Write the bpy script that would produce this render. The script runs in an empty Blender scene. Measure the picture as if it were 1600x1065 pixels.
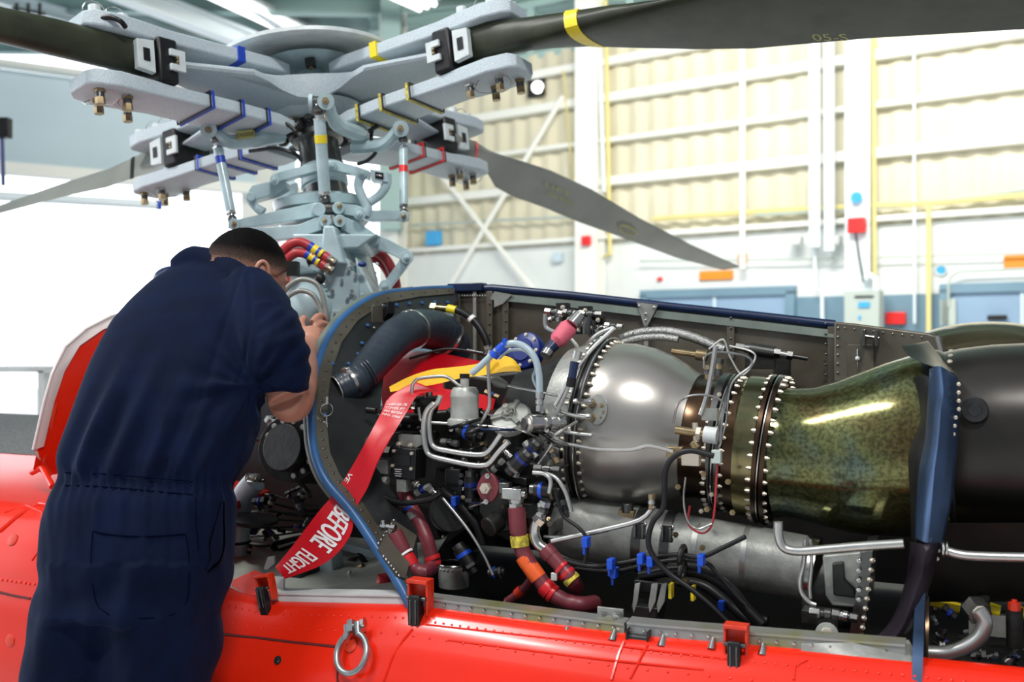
import bpy, math, random
from mathutils import Vector, Matrix, noise
random.seed(7)
V = Vector
F = 1600 * 35 / 36.0
CX, CY, CZ = 800.0, 532.5, 1.4
sc = bpy.context.scene
col = sc.collection

# ---------------- camera, world, lights, exposure ----------------
cam_d = bpy.data.cameras.new('camera'); cam = bpy.data.objects.new('camera', cam_d); col.objects.link(cam)
cam_d.lens = 35; cam_d.sensor_width = 36; cam_d.sensor_fit = 'HORIZONTAL'
cam.location = (0, 0, CZ); cam.rotation_euler = (math.pi / 2, 0, 0)
cam_d.clip_start = 0.05; cam_d.clip_end = 200
cam_d.dof.use_dof = True; cam_d.dof.focus_distance = 2.15; cam_d.dof.aperture_fstop = 3.2
sc.camera = cam
sc.view_settings.view_transform = 'Standard'; sc.view_settings.look = 'None'
sc.view_settings.gamma = 1; sc.view_settings.exposure = 0.25
try: sc.view_settings.use_curve_mapping = False
except Exception: pass
world = bpy.data.worlds.new('world'); sc.world = world; world.use_nodes = True
nt = world.node_tree; nt.nodes.clear()
wo = nt.nodes.new('ShaderNodeOutputWorld'); wb = nt.nodes.new('ShaderNodeBackground')
tc = nt.nodes.new('ShaderNodeTexCoord'); sx = nt.nodes.new('ShaderNodeSeparateXYZ'); wr = nt.nodes.new('ShaderNodeValToRGB')
nt.links.new(tc.outputs['Generated'], sx.inputs[0])
dp = nt.nodes.new('ShaderNodeVectorMath'); dp.operation = 'DOT_PRODUCT'; dp.inputs[1].default_value = (-.80, .58, .12)
nt.links.new(tc.outputs['Generated'], dp.inputs[0]); nt.links.new(dp.outputs['Value'], wr.inputs['Fac'])   # daylight through the open hangar doors, far left
e = wr.color_ramp.elements
e[0].position = 0.0; e[0].color = (.22, .24, .28, 1)
e[1].position = 0.75; e[1].color = (2.4, 2.55, 2.7, 1)
e2 = wr.color_ramp.elements.new(0.45); e2.color = (.50, .55, .62, 1)
nt.links.new(wr.outputs['Color'], wb.inputs['Color']); wb.inputs['Strength'].default_value = 0.95
nt.links.new(wb.outputs[0], wo.inputs[0])
def area(name, loc, target, size, sy, power, color):
    l = bpy.data.lights.new(name, 'AREA'); l.shape = 'RECTANGLE'; l.size = size; l.size_y = sy; l.energy = power; l.color = color
    o = bpy.data.objects.new(name, l); col.objects.link(o); o.location = loc
    o.rotation_euler = (V(target) - V(loc)).to_track_quat('-Z', 'Y').to_euler(); return o
area('added_area_light', (-2.6, 1.6, 5.6), (-0.2, 2.3, 1.2), 1.2, 0.3, 125, (1, 0.98, 0.95))  # added overhead key light for the mechanic and the bay, no fixture modelled
area('added_area_light', (0.3, -0.9, 5.2), (0.2, 2.1, 1.0), 1.2, 0.3, 125, (1, 0.98, 0.95))  # added frontal key behind the camera, set to light the engine's front faces
area('added_area_light', (1.2, 6.5, 5.7), (2.6, 12, 2.5), 3.0, 1.0, 330, (1, 0.96, 0.88))  # added light that brightens the back wall
area('added_area_light', (5.0, 4.5, 5.7), (5.0, 11, 2.5), 3.0, 1.0, 180, (1, 0.96, 0.88))  # second added light for the back wall, further right

# ---------------- coordinates ----------------
def P(px, py, d): return V(((px - CX) / F * d, d, CZ + (CY - py) / F * d))
YAW = math.radians(24)
U = V((math.cos(YAW), -math.sin(YAW), 0)); W = V((math.sin(YAW), math.cos(YAW), 0)); Z = V((0, 0, 1))
E0 = V(((640 - 800) / F * 2.05, 2.05, 0))
def A(s, v, z): return E0 + U * s + W * v + Z * z           # aircraft frame: aft, inboard, up
CAM = V((0, 0, CZ))
def ray(px, py): return V(((px - CX) / F, 1, (CY - py) / F))
def hit(px, py, p0, n):
    r = ray(px, py); return CAM + r * ((p0 - CAM).dot(n) / r.dot(n))
def Q(px, py, v=.42): return hit(px, py, A(0, v, 0), W)      # on an upright plane v metres inboard of the deck edge
def H(px, py, z): return hit(px, py, V((0, 0, z)), Z)        # on a level plane
FW0, FW1, FW2 = A(0, 0, .86), A(-.317, .1, 1.23), A(-.335, .85, 1.555)
FWN = (FW1 - FW0).cross(FW2 - FW0).normalized()
if FWN.dot(U) < 0: FWN = -FWN
def FWP(px, py, off=0): return hit(px, py, FW0 + FWN * off, FWN)

# ---------------- materials ----------------
MATS = {}
def mat(name, c, rough=.5, metal=0, var=0, c2=None, scale=8, bump=0, bscale=60, coat=0, emit=0, trans=0, detail=4, lo=.35, hi=.65, aniso=None, sheen=0, alpha=1, spec=.5):
    m = bpy.data.materials.new(name); m.use_nodes = True; n = m.node_tree; b = n.nodes['Principled BSDF']
    b.inputs['Base Color'].default_value = (*c, 1); b.inputs['Roughness'].default_value = rough; b.inputs['Metallic'].default_value = metal
    b.inputs['Coat Weight'].default_value = coat; b.inputs['Coat Roughness'].default_value = .06
    b.inputs['Specular IOR Level'].default_value = spec
    if emit: b.inputs['Emission Color'].default_value = (*c, 1); b.inputs['Emission Strength'].default_value = emit
    if trans: b.inputs['Transmission Weight'].default_value = trans
    if sheen: b.inputs['Sheen Weight'].default_value = sheen; b.inputs['Sheen Roughness'].default_value = .4; b.inputs['Sheen Tint'].default_value = (.35, .55, 1, 1)
    if alpha < 1: b.inputs['Alpha'].default_value = alpha
    t = n.nodes.new('ShaderNodeTexCoord')
    if c2 or var:
        no = n.nodes.new('ShaderNodeTexNoise'); no.inputs['Scale'].default_value = scale; no.inputs['Detail'].default_value = detail
        mapn = n.nodes.new('ShaderNodeMapping')
        if aniso: mapn.inputs['Scale'].default_value = aniso
        n.links.new(t.outputs['Object'], mapn.inputs[0]); n.links.new(mapn.outputs[0], no.inputs['Vector'])
        r = n.nodes.new('ShaderNodeValToRGB'); r.color_ramp.elements[0].position = lo; r.color_ramp.elements[1].position = hi
        if not c2: c2 = tuple(x * (1 - var) for x in c)
        r.color_ramp.elements[0].color = (*c, 1); r.color_ramp.elements[1].color = (*c2, 1)
        n.links.new(no.outputs['Fac'], r.inputs[0]); n.links.new(r.outputs[0], b.inputs['Base Color'])
    if bump:
        nb = n.nodes.new('ShaderNodeTexNoise'); nb.inputs['Scale'].default_value = bscale; nb.inputs['Detail'].default_value = 3
        bu = n.nodes.new('ShaderNodeBump'); bu.inputs['Strength'].default_value = bump; bu.inputs['Distance'].default_value = .002
        n.links.new(t.outputs['Object'], nb.inputs['Vector']); n.links.new(nb.outputs['Fac'], bu.inputs['Height']); n.links.new(bu.outputs[0], b.inputs['Normal'])
    MATS[name] = m; return m
red = mat('red_paint', (.80, .020, .004), .24, 0, .12, scale=3, coat=.08, bump=.03, bscale=25, spec=.4)
redd = mat('red_latch_paint', (.75, .04, .01), .35, 0, .25, scale=30)
redcloth = mat('red_vinyl', (.62, .003, .012), .4, 0, .2, scale=6, bump=.15, bscale=40)
yelcloth = mat('yellow_webbing', (.85, .48, .0), .6, 0, .15, scale=12, bump=.4, bscale=500)
white = mat('white_paint', (.72, .75, .74), .45, 0, .25, scale=8)
letter = mat('white_lettering', (.85, .8, .8), .6)
ivory = mat('wall_cream', (.74, .70, .54), .6, 0, .12, scale=1.2)
wwhite = mat('wall_white_block', (.80, .84, .83), .6, 0, .08, scale=1.5)
wblue = mat('wall_blue_band', (.17, .29, .38), .5, 0, .15, scale=2)
dblue = mat('door_blue', (.27, .40, .56), .4, 0, .1, scale=2)
girt = mat('girt_white', (.86, .87, .82), .45)
concrete = mat('concrete', (.80, .80, .79), .35, 0, .2, scale=1.5)
greenroof = mat('roof_green', (.16, .26, .25), .6, 0, .3, scale=2)
tealsteel = mat('teal_steel', (.35, .50, .48), .5)
palepanel = mat('pale_blue_panel', (.58, .72, .80), .5, 0, .06, scale=1)
gearpaint = mat('pale_blue_grey_paint', (.47, .62, .65), .33, 0, .25, scale=14, coat=.2, bump=.1, bscale=80)
hubpaint = mat('speckled_hub_paint', (.52, .60, .64), .5, 0, 0, c2=(.43, .50, .54), scale=260, bump=.6, bscale=260, lo=.42, hi=.62)
hubwhite = mat('hub_cap_white', (.62, .68, .68), .4, 0, .15, scale=30)
olive = mat('olive_blade', (.034, .040, .022), .42, 0, .45, scale=12, bump=.05, spec=.35)
bladegrey = mat('blade_grey', (.25, .26, .235), .42, 0, .2, scale=5)
bay = mat('bay_grey_metal', (.165, .150, .120), .38, .45, 0, c2=(.08, .068, .048), scale=5, bump=.1, bscale=30, detail=6)
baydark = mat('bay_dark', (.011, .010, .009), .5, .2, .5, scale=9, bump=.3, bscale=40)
fwgrey = mat('firewall_grey', (.045, .048, .050), .34, .4, 0, c2=(.020, .021, .022), scale=6)
bluerub = mat('blue_seal_rubber', (.03, .12, .30), .38, 0, .3, scale=15)
bluedark = mat('dark_blue_seal', (.008, .022, .075), .35, 0, .3, scale=15)
greentrim = mat('grey_green_trim', (.16, .20, .17), .5, 0, .3, scale=12)
casing = mat('engine_casing_steel', (.44, .42, .385), .30, .75, 0, c2=(.34, .33, .30), scale=4, bump=.03, bscale=15, detail=6)
casing2 = mat('accessory_cast_grey', (.34, .35, .32), .40, .3, .3, scale=25, bump=.3, bscale=120)
castdark = mat('dark_casting', (.026, .026, .024), .40, .4, .5, scale=25, bump=.3, bscale=90)
steel = mat('bright_steel', (.66, .65, .61), .22, 1, .3, scale=30)
tube_m = mat('aluminium_tube', (.60, .60, .57), .30, .85, .15, scale=30)
gunm = mat('gunmetal', (.16, .16, .155), .3, .9, .3, scale=20)
brass = mat('cadmium_brass', (.42, .32, .18), .35, .9, .35, scale=40)
bolt_m = mat('pale_bolt', (.62, .56, .46), .4, .6)
goldm = mat('heat_tinted_gold', (.30, .25, .12), .2, .9, 0, c2=(.13, .14, .075), scale=4, aniso=(1, 1, 5))
brownm = mat('heat_tinted_brown', (.10, .06, .035), .25, .9, 0, c2=(.03, .022, .016), scale=6)
exh = mat('heat_mottled_duct', (.20, .19, .095), .15, .8, 0, c2=(.035, .048, .038), scale=11, bump=.05, bscale=20, detail=15, lo=.40, hi=.60)
def mottled():
    n = exh.node_tree; b = n.nodes['Principled BSDF']; t = n.nodes.new('ShaderNodeTexCoord')
    lo_ = n.nodes.new('ShaderNodeTexNoise'); lo_.inputs['Scale'].default_value = 7; hi_ = n.nodes.new('ShaderNodeTexNoise'); hi_.inputs['Scale'].default_value = 130; hi_.inputs['Detail'].default_value = 4
    r1 = n.nodes.new('ShaderNodeValToRGB'); r1.color_ramp.elements[0].position = .35; r1.color_ramp.elements[0].color = (.10, .14, .12, 1); r1.color_ramp.elements[1].position = .66; r1.color_ramp.elements[1].color = (.13, .10, .04, 1)
    e_ = r1.color_ramp.elements.new(.5); e_.color = (.16, .17, .07, 1)
    r2 = n.nodes.new('ShaderNodeValToRGB'); r2.color_ramp.elements[0].position = .38; r2.color_ramp.elements[0].color = (.55, .55, .52, 1); r2.color_ramp.elements[1].position = .6; r2.color_ramp.elements[1].color = (1.15, 1.15, 1.1, 1)
    mx = n.nodes.new('ShaderNodeMix'); mx.data_type = 'RGBA'; mx.blend_type = 'MULTIPLY'; mx.inputs['Factor'].default_value = 1
    for q in (lo_, hi_): n.links.new(t.outputs['Object'], q.inputs['Vector'])
    n.links.new(lo_.outputs['Fac'], r1.inputs[0]); n.links.new(hi_.outputs['Fac'], r2.inputs[0]); n.links.new(r1.outputs[0], mx.inputs[6]); n.links.new(r2.outputs[0], mx.inputs[7]); n.links.new(mx.outputs[2], b.inputs['Base Color'])
mottled()
cowlblack = mat('soot_black_cowl', (.035, .032, .028), .3, .5, 0, c2=(.018, .016, .014), scale=4, bump=.1, bscale=20)
cowlbrown = mat('brown_gloss_cowl', (.10, .085, .045), .13, .6, .4, scale=6)
bluemetal = mat('blue_tempered_metal', (.06, .11, .21), .33, .75, 0, c2=(.035, .05, .09), scale=5, bump=.6, bscale=14)
purplem = mat('purple_black_metal', (.030, .022, .033), .4, .6, .4, scale=7, bump=.5, bscale=14)
maroon = mat('maroon_silicone', (.20, .033, .045), .42, 0, .3, scale=12)
brightred = mat('red_band', (.60, .015, .02), .35)
rhose = mat('red_hose', (.42, .03, .035), .4)
orange = mat('orange_tape', (.85, .12, .02), .45)
yellow = mat('yellow_tag', (.80, .66, .05), .45, 0, 0, c2=(.3, .25, .05), scale=120)
yellowp = mat('yellow_tape', (.85, .66, .02), .4)
bluetape = mat('blue_tape', (.01, .05, .42), .4)
redtape = mat('red_tape', (.75, .02, .02), .4)
clearp = mat('translucent_tube', (.50, .62, .68), .25, 0, .1, trans=.25)
black = mat('black_rubber', (.007, .007, .008), .42, 0, .3, scale=20, spec=.4)
ductrub = mat('dark_duct_rubber', (.026, .038, .055), .36, 0, .4, scale=9, bump=.8, bscale=22)
bluetie = mat('blue_plastic', (.005, .07, .55), .4)
bluecover = mat('blue_anodised', (.006, .02, .16), .35)
pink = mat('pink_tape', (.72, .13, .19), .6, 0, .15, scale=40, bump=.5, bscale=120)
olivedeck = mat('primer_deck', (.46, .50, .43), .5, 0, .35, scale=9)
rag = mat('grey_rag', (.42, .46, .46), .9, 0, .3, scale=30)
walkway = mat('anti_slip_grit', (.035, .04, .042), .8, 0, 0, c2=(.22, .23, .23), scale=300, bump=1, bscale=300)
navy = mat('navy_cloth', (.0012, .0058, .027), .85, 0, 0, c2=(.0009, .0040, .018), scale=14, bump=.35, bscale=900, sheen=.06, spec=.12)
navyseam = mat('navy_seam', (.0007, .0028, .012), .95, spec=.02)
canm = mat('canister_grey', (.46, .47, .43), .38, .15, .15, scale=40, bump=.2, bscale=140)
pocketlining = mat('pocket_lining', (.0004, .0006, .0015), .95, spec=.02)
skin_m = mat('skin', (.50, .235, .16), .45, 0, .15, scale=20, bump=.12, bscale=140)
hair_m = mat('black_hair', (.004, .0035, .0035), .6, 0, 0, c2=(.012, .010, .009), scale=260, bump=1, bscale=340, spec=.04)
fade_m = mat('clipped_hair', (.36, .20, .15), .75, 0, 0, c2=(.05, .035, .03), scale=330, bump=.8, bscale=330, spec=.2, lo=.42, hi=.58)
orangesign = mat('orange_sign', (.85, .28, .02), .5)
bluesign = mat('blue_sign', (.05, .38, .75), .5)
panelgrey = mat('electrical_grey', (.46, .53, .49), .5)
pipewhite = mat('pipe_white', (.78, .86, .9), .4)
yellowpipe = mat('yellow_pipe', (.76, .66, .28), .5)
glass = mat('window_glass', (.95, .98, 1), .0, 0, trans=1)
lampwhite = mat('lamp_diffuser', (1, 1, 1), .5, emit=2.2)
tagpaint = mat('stencil_yellow', (.40, .38, .12), .6)
ink = mat('black_ink', (.02, .02, .02), .6)

# ---------------- mesh builder ----------------
SPLIT = set('pipe_unions cast_lugs loose_wiring connector_plug hydraulic_fittings hydraulic_lines fittings yellow_tube guide_pin blade_bolt retaining_wire block_retainer sleeve_plate tape_band panel_seam panel_gap duct_band band_clamp turbine_fitting pipe_union cast_lug hydraulic_fitting hydraulic_line fitting strut nut stiffener flush_fastener lamp_tube igniter_union line_clamp corner_bracket left_scissor_link end_fitting junction_block boot ground_cable lock_wire_ring cover_plate cover_lug sill_lug cowl_hinge'.split())
def frame(d):
    d = d.normalized(); a = V((0, 0, 1)) if abs(d.z) < .9 else V((1, 0, 0))
    x = d.cross(a).normalized(); return x, x.cross(d).normalized() * -1, d
class MB:
    def __init__(s): s.v = []; s.f = []; s.m = []; s.mats = []
    def mi(s, m):
        if m not in s.mats: s.mats.append(m)
        return s.mats.index(m)
    def add(s, vs, fs, m):
        k = len(s.v); s.v += [V(x) for x in vs]; i = s.mi(m)
        for f in fs: s.f.append([k + a for a in f]); s.m.append(i)
        return s
    def rings(s, R, m, caps=True, closed=False):
        n = len(R[0]); vs = [p for r in R for p in r]; fs = []
        K = len(R)
        for i in range(K if closed else K - 1):
            j = (i + 1) % K
            for a in range(n):
                b = (a + 1) % n; fs.append([i * n + a, i * n + b, j * n + b, j * n + a])
        if caps and not closed: fs.append(list(range(n))[::-1]); fs.append([(K - 1) * n + a for a in range(n)])
        return s.add(vs, fs, m)
    def tube(s, pts, r, m, n=10, caps=True, smooth=0, closed=False, flat=1, flatdir=None, ripple=0):
        pts = [V(p) for p in pts]; rr = list(r) if isinstance(r, (list, tuple)) else [r] * len(pts)
        if smooth and len(pts) > 2:
            q = []; qr = []; N = len(pts); rng = N if closed else N - 1
            for i in range(rng):
                p0 = pts[(i - 1) % N] if (closed or i > 0) else pts[0] * 2 - pts[1]; p1 = pts[i]; p2 = pts[(i + 1) % N]
                p3 = pts[(i + 2) % N] if (closed or i + 2 < N) else pts[-1] * 2 - pts[-2]
                for k in range(smooth):
                    t = k / smooth; t2 = t * t; t3 = t2 * t
                    q.append(.5 * (2 * p1 + (p2 - p0) * t + (2 * p0 - 5 * p1 + 4 * p2 - p3) * t2 + (3 * p1 - p0 - 3 * p2 + p3) * t3))
                    ra, rb = rr[i], rr[(i + 1) % N]; qr.append(ra + (rb - ra) * t)
            if not closed: q.append(pts[-1]); qr.append(rr[-1])
            pts, rr = q, qr
        N = len(pts); R = []; px = None
        for i in range(N):
            a = pts[(i - 1) % N] if (closed or i > 0) else pts[i]; b = pts[(i + 1) % N] if (closed or i < N - 1) else pts[i]
            t = (b - a)
            t = t.normalized() if t.length > 1e-9 else V((0, 0, 1))
            if px is None: x, y, _ = frame(t)
            else:
                x = px - t * px.dot(t); x = x.normalized() if x.length > 1e-6 else frame(t)[0]; y = t.cross(x)
            if flatdir is not None:
                x = (V(flatdir) - t * V(flatdir).dot(t)).normalized(); y = t.cross(x)
            px = x; q = rr[i] * (1 + ripple * math.sin(i * 2.1))
            R.append([pts[i] + x * (q * math.cos(2 * math.pi * k / n)) + y * (q * flat * math.sin(2 * math.pi * k / n)) for k in range(n)])
        return s.rings(R, m, caps, closed)
    def cyl(s, a, b, r, m, n=16, r2=None): return s.tube([a, b], [r, r if r2 is None else r2], m, n)
    def box(s, c, x, y, z, m):
        c, x, y, z = V(c), V(x), V(y), V(z)
        vs = [c + x * i + y * j + z * k for i in (-1, 1) for j in (-1, 1) for k in (-1, 1)]
        return s.add(vs, [[0, 1, 3, 2], [4, 6, 7, 5], [0, 4, 5, 1], [2, 3, 7, 6], [0, 2, 6, 4], [1, 5, 7, 3]], m)
    def bx(s, c, l, w, h, m): return s.box(c, U * l / 2, W * w / 2, Z * h / 2, m)
    def prism(s, pts, ext, m):
        n = len(pts); vs = [V(p) for p in pts] + [V(p) + V(ext) for p in pts]
        return s.add(vs, [list(range(n))[::-1], list(range(n, 2 * n))] + [[i, (i + 1) % n, n + (i + 1) % n, n + i] for i in range(n)], m)
    def sph(s, c, r, m, n=12, k=8, sc_=(1, 1, 1), basis=None):
        c = V(c); B = basis or (V((1, 0, 0)), V((0, 1, 0)), V((0, 0, 1))); R = []
        for i in range(1, k):
            th = math.pi * i / k
            R.append([c + B[0] * (r * sc_[0] * math.sin(th) * math.cos(2 * math.pi * a / n)) + B[1] * (r * sc_[1] * math.sin(th) * math.sin(2 * math.pi * a / n)) + B[2] * (r * sc_[2] * math.cos(th)) for a in range(n)])
        b = len(s.v); s.rings(R, m, False); top = c + B[2] * r * sc_[2]; bot = c - B[2] * r * sc_[2]; i = s.mi(m)
        s.v += [top, bot]; T = len(s.v) - 2; L = b + (k - 2) * n
        for a in range(n):
            s.f.append([b + (a + 1) % n, b + a, T]); s.m.append(i); s.f.append([L + a, L + (a + 1) % n, T + 1]); s.m.append(i)
        return s
    def bolt(s, p, d, r, m, h=None, n=6):
        p = V(p); d = V(d).normalized(); h = h or r
        s.cyl(p - d * r * .3, p + d * h, r, m, n); return s.cyl(p + d * h, p + d * h * 1.5, r * .45, m, 6)
    def rivet(s, p, d, r, m):
        p = V(p); x, y, d = frame(V(d))
        return s.rings([[p + (x * math.cos(a * math.pi / 3) + y * math.sin(a * math.pi / 3)) * r * q + d * r * h for a in range(6)] for q, h in ((1, -.2), (.85, .35), (.4, .6))], m)
    def lathe(s, c, d, prof, m, n=32, caps=True):
        x, y, d = frame(V(d)); c = V(c)
        return s.rings([[c + d * t + (x * math.cos(2 * math.pi * a / n) + y * math.sin(2 * math.pi * a / n)) * r for a in range(n)] for t, r in prof], m, caps)
    def torus(s, c, d, R, r, m, n=28, k=8):
        x, y, d = frame(V(d)); c = V(c)
        return s.tube([c + x * R * math.cos(2 * math.pi * i / n) + y * R * math.sin(2 * math.pi * i / n) for i in range(n)], r, m, k, closed=True)
    def grid(s, G, m, thick=None):
        """G: rows of points; thick: a vector (or a function of i, j) for solid thickness"""
        a, b = len(G), len(G[0]); vs = [p for r in G for p in r]
        fs = [[i * b + j, i * b + j + 1, (i + 1) * b + j + 1, (i + 1) * b + j] for i in range(a - 1) for j in range(b - 1)]
        if thick is None: return s.add(vs, fs, m)
        th = thick if callable(thick) else (lambda i, j: V(thick)); n = a * b
        vs2 = [V(G[i][j]) + th(i, j) for i in range(a) for j in range(b)]
        fs2 = [[n + q for q in f[::-1]] for f in fs]
        edge = [(0, j) for j in range(b)] + [(i, b - 1) for i in range(1, a)] + [(a - 1, j) for j in range(b - 2, -1, -1)] + [(i, 0) for i in range(a - 2, 0, -1)]
        ids = [i * b + j for i, j in edge]
        fs3 = [[ids[(k + 1) % len(ids)], ids[k], n + ids[k], n + ids[(k + 1) % len(ids)]] for k in range(len(ids))]
        return s.add(vs + vs2, fs + fs2 + fs3, m)
    def clusters(s):
        """the mesh's loose pieces, those that touch gathered together"""
        n = len(s.v); par = list(range(n))
        def find(x):
            while par[x] != x: par[x] = par[par[x]]; x = par[x]
            return x
        for f in s.f:
            a = find(f[0])
            for b in f[1:]: par[find(b)] = a
        isl = {}
        for i, f in enumerate(s.f): isl.setdefault(find(f[0]), []).append(i)
        keys = list(isl); bb = {}
        for k in keys:
            vs = [s.v[j] for i in isl[k] for j in s.f[i]]; bb[k] = ([min(v[a] for v in vs) - 4e-4 for a in range(3)], [max(v[a] for v in vs) + 4e-4 for a in range(3)])
        p2 = {k: k for k in keys}
        def f2(x):
            while p2[x] != x: x = p2[x]
            return x
        for i, a in enumerate(keys):
            for b in keys[i + 1:]:
                if all(bb[a][0][q] <= bb[b][1][q] and bb[b][0][q] <= bb[a][1][q] for q in range(3)): p2[f2(b)] = f2(a)
        out = {}
        for k in keys: out.setdefault(f2(k), []).extend(isl[k])
        return list(out.values())
    def build(s, name, parent=None, bevel=0, angle=40, **tags):
        if name in SPLIT:
            o = None
            for fs in s.clusters():
                m = MB(); mp_ = {}
                for i in fs:
                    g = []
                    for j in s.f[i]:
                        if j not in mp_: mp_[j] = len(m.v); m.v.append(s.v[j])
                        g.append(mp_[j])
                    m.f.append(g); m.m.append(m.mi(s.mats[s.m[i]]))
                o = m.build1(name, parent, bevel, angle, **tags)
            return o
        return s.build1(name, parent, bevel, angle, **tags)
    def build1(s, name, parent=None, bevel=0, angle=40, **tags):
        me = bpy.data.meshes.new(name)
        b = V((sum(p.x for p in s.v) / len(s.v), sum(p.y for p in s.v) / len(s.v), min(p.z for p in s.v)))
        me.from_pydata([p - b for p in s.v], [], s.f); me.update()
        for m in s.mats: me.materials.append(m)
        for p, i in zip(me.polygons, s.m): p.material_index = i; p.use_smooth = True
        o = bpy.data.objects.new(name, me)
        fix(me, angle)
        return place(o, b, parent, bevel, tags)
def fix(me, angle=40):
    import bmesh
    bm = bmesh.new(); bm.from_mesh(me); bmesh.ops.recalc_face_normals(bm, faces=bm.faces); bm.to_mesh(me); bm.free()
    me.set_sharp_from_angle(angle=math.radians(angle))
ROOTS = []; WL = {}
def place(o, b, parent, bevel, tags):
    col.objects.link(o); WL[o.name] = V(b)
    if parent: o.parent = parent; o.location = b - WL[parent.name]
    else: o.location = b
    if bevel:
        md = o.modifiers.new('bevel', 'BEVEL'); md.width = bevel; md.segments = 2; md.limit_method = 'ANGLE'; md.angle_limit = math.radians(40)
    for k, v in tags.items():
        if v: o['category' if k == 'cat' else k] = v
    return o
def thing(name, label, cat, group=None):
    o = bpy.data.objects.new(name, None); col.objects.link(o); o.empty_display_size = .05; WL[o.name] = V((0, 0, 0)); ROOTS.append(o)
    o['label'] = label; o['category'] = cat
    if group: o['group'] = group
    return o
def struct(mb, name, bevel=0): return mb.build(name, None, bevel, kind='structure')
def textmesh(s, size=1.0):
    cu = bpy.data.curves.new('t', 'FONT'); cu.body = s; cu.size = size; cu.align_x = 'LEFT'; cu.resolution_u = 3
    o = bpy.data.objects.new('t', cu); col.objects.link(o); dg = bpy.context.evaluated_depsgraph_get(); ev = o.evaluated_get(dg); me = ev.to_mesh()
    vs = [tuple(v.co) for v in me.vertices]; fs = [list(p.vertices) for p in me.polygons]; ev.to_mesh_clear()
    bpy.data.objects.remove(o); bpy.data.curves.remove(cu); return vs, fs
def text(mb, s, size, fn, m, bold=0):
    vs, fs = textmesh(s, size); mb.add([fn(v[0], v[1]) for v in vs], fs, m)
    if bold: mb.add([fn(v[0] + bold, v[1]) for v in vs], fs, m)
# ---------------- hangar shell ----------------
WD = V((-.822, .569, 0)).normalized(); WN = V((-WD.y, WD.x, 0)); WN = WN if WN.y < 0 else -WN
W0 = V((4.68, 10.4, 0))
def WP(px, py, off=0): return hit(px, py, W0 + WN * off, WN)
def wx(px, off=0): return (WP(px, 532.5, off) - (W0 + WN * off)).dot(WD)
def WA(t, z, off=0): return W0 + WD * t + Z * z + WN * off
T0, T1 = wx(1900), wx(628)
def wbox(mb, px, py, w, h, dp, m, off=0):
    c = WP(px, py, off + dp / 2); return mb.box(c, WD * w / 2, WN * dp / 2, Z * h / 2, m)
mb = MB(); mb.box((0, 10, -.06), (22, 0, 0), (0, 20, 0), (0, 0, .06), concrete); struct(mb, 'floor')
# corrugated upper wall
mb = MB(); n = 150; R = []
for i in range(n + 1):
    t = T0 + (T1 - T0) * i / n; o = .035 if (i // 2) % 2 else 0
    R.append(WA(t, 0, o))
G = [[p + Z * z for p in R] for z in (2.66, 5.25)]
mb.grid(G, ivory, -WN * .03); struct(mb, 'wall_back_upper')
mb = MB(); mb.box(WA((T0 + T1) / 2, 2.28, -.06), WD * (T1 - T0) / 2, WN * .1, Z * .38, wwhite); struct(mb, 'wall_back_blocks')
mb = MB(); mb.box(WA((T0 + T1) / 2, .95, -.06), WD * (T1 - T0) / 2, WN * .105, Z * .95, wblue); struct(mb, 'wall_back_lower')
mb = MB()
for k in range(14): mb.box(WA(T0 + (T1 - T0) * k / 13, 5.6, -.05), WD * .05, WN * .05, Z * .38, tealsteel)
for z in (5.25, 5.95): mb.box(WA((T0 + T1) / 2, z, -.05), WD * (T1 - T0) / 2, WN * .06, Z * .05, tealsteel)
mb.box(WA((T0 + T1) / 2, 5.6, -.05), WD * (T1 - T0) / 2, WN * .004, Z * .34, glass)
struct(mb, 'window_1')
k = 0
for z, th in ((4.49, .055), (3.95, .03), (3.43, .055), (2.72, .03), (4.95, .05)):
    k += 1; mb = MB(); mb.box(WA((T0 + T1) / 2, z, .1), WD * (T1 - T0) / 2, WN * .06, Z * th, girt)
    struct(mb, 'trim_%d' % k, .01)
# columns
def column(px, w, m, zt=6.2, name='column'):
    c = WP(px, 532.5, .2); mb = MB(); c = V((c.x, c.y, zt / 2))
    mb.box(c + WN * .1, WD * w, WN * .012, Z * zt / 2, m); mb.box(c - WN * .1, WD * w, WN * .012, Z * zt / 2, m); mb.box(c, WD * .012, WN * .1, Z * zt / 2, m)
    struct(mb, name)
column(922, .16, girt, name='column_1'); column(1344, .13, pipewhite, name='column_2'); column(614, .17, girt, name='column_3')
mb = MB(); c = P(408, 532, 14.2); mb.box((c.x, c.y, 2.2), (.22, 0, 0), (0, .22, 0), (0, 0, 2.2), girt); struct(mb, 'column_4')
# diagonal wind braces
for k, (a, b) in enumerate([((680, 262), (835, 455)), ((880, 150), (700, 452)), ((1160, 60), (1160, 420))]):
    mb = MB(); mb.cyl(WP(*a, .2), WP(*b, .2), .035, girt, 8); struct(mb, 'trim_%d' % (6 + k))
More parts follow.
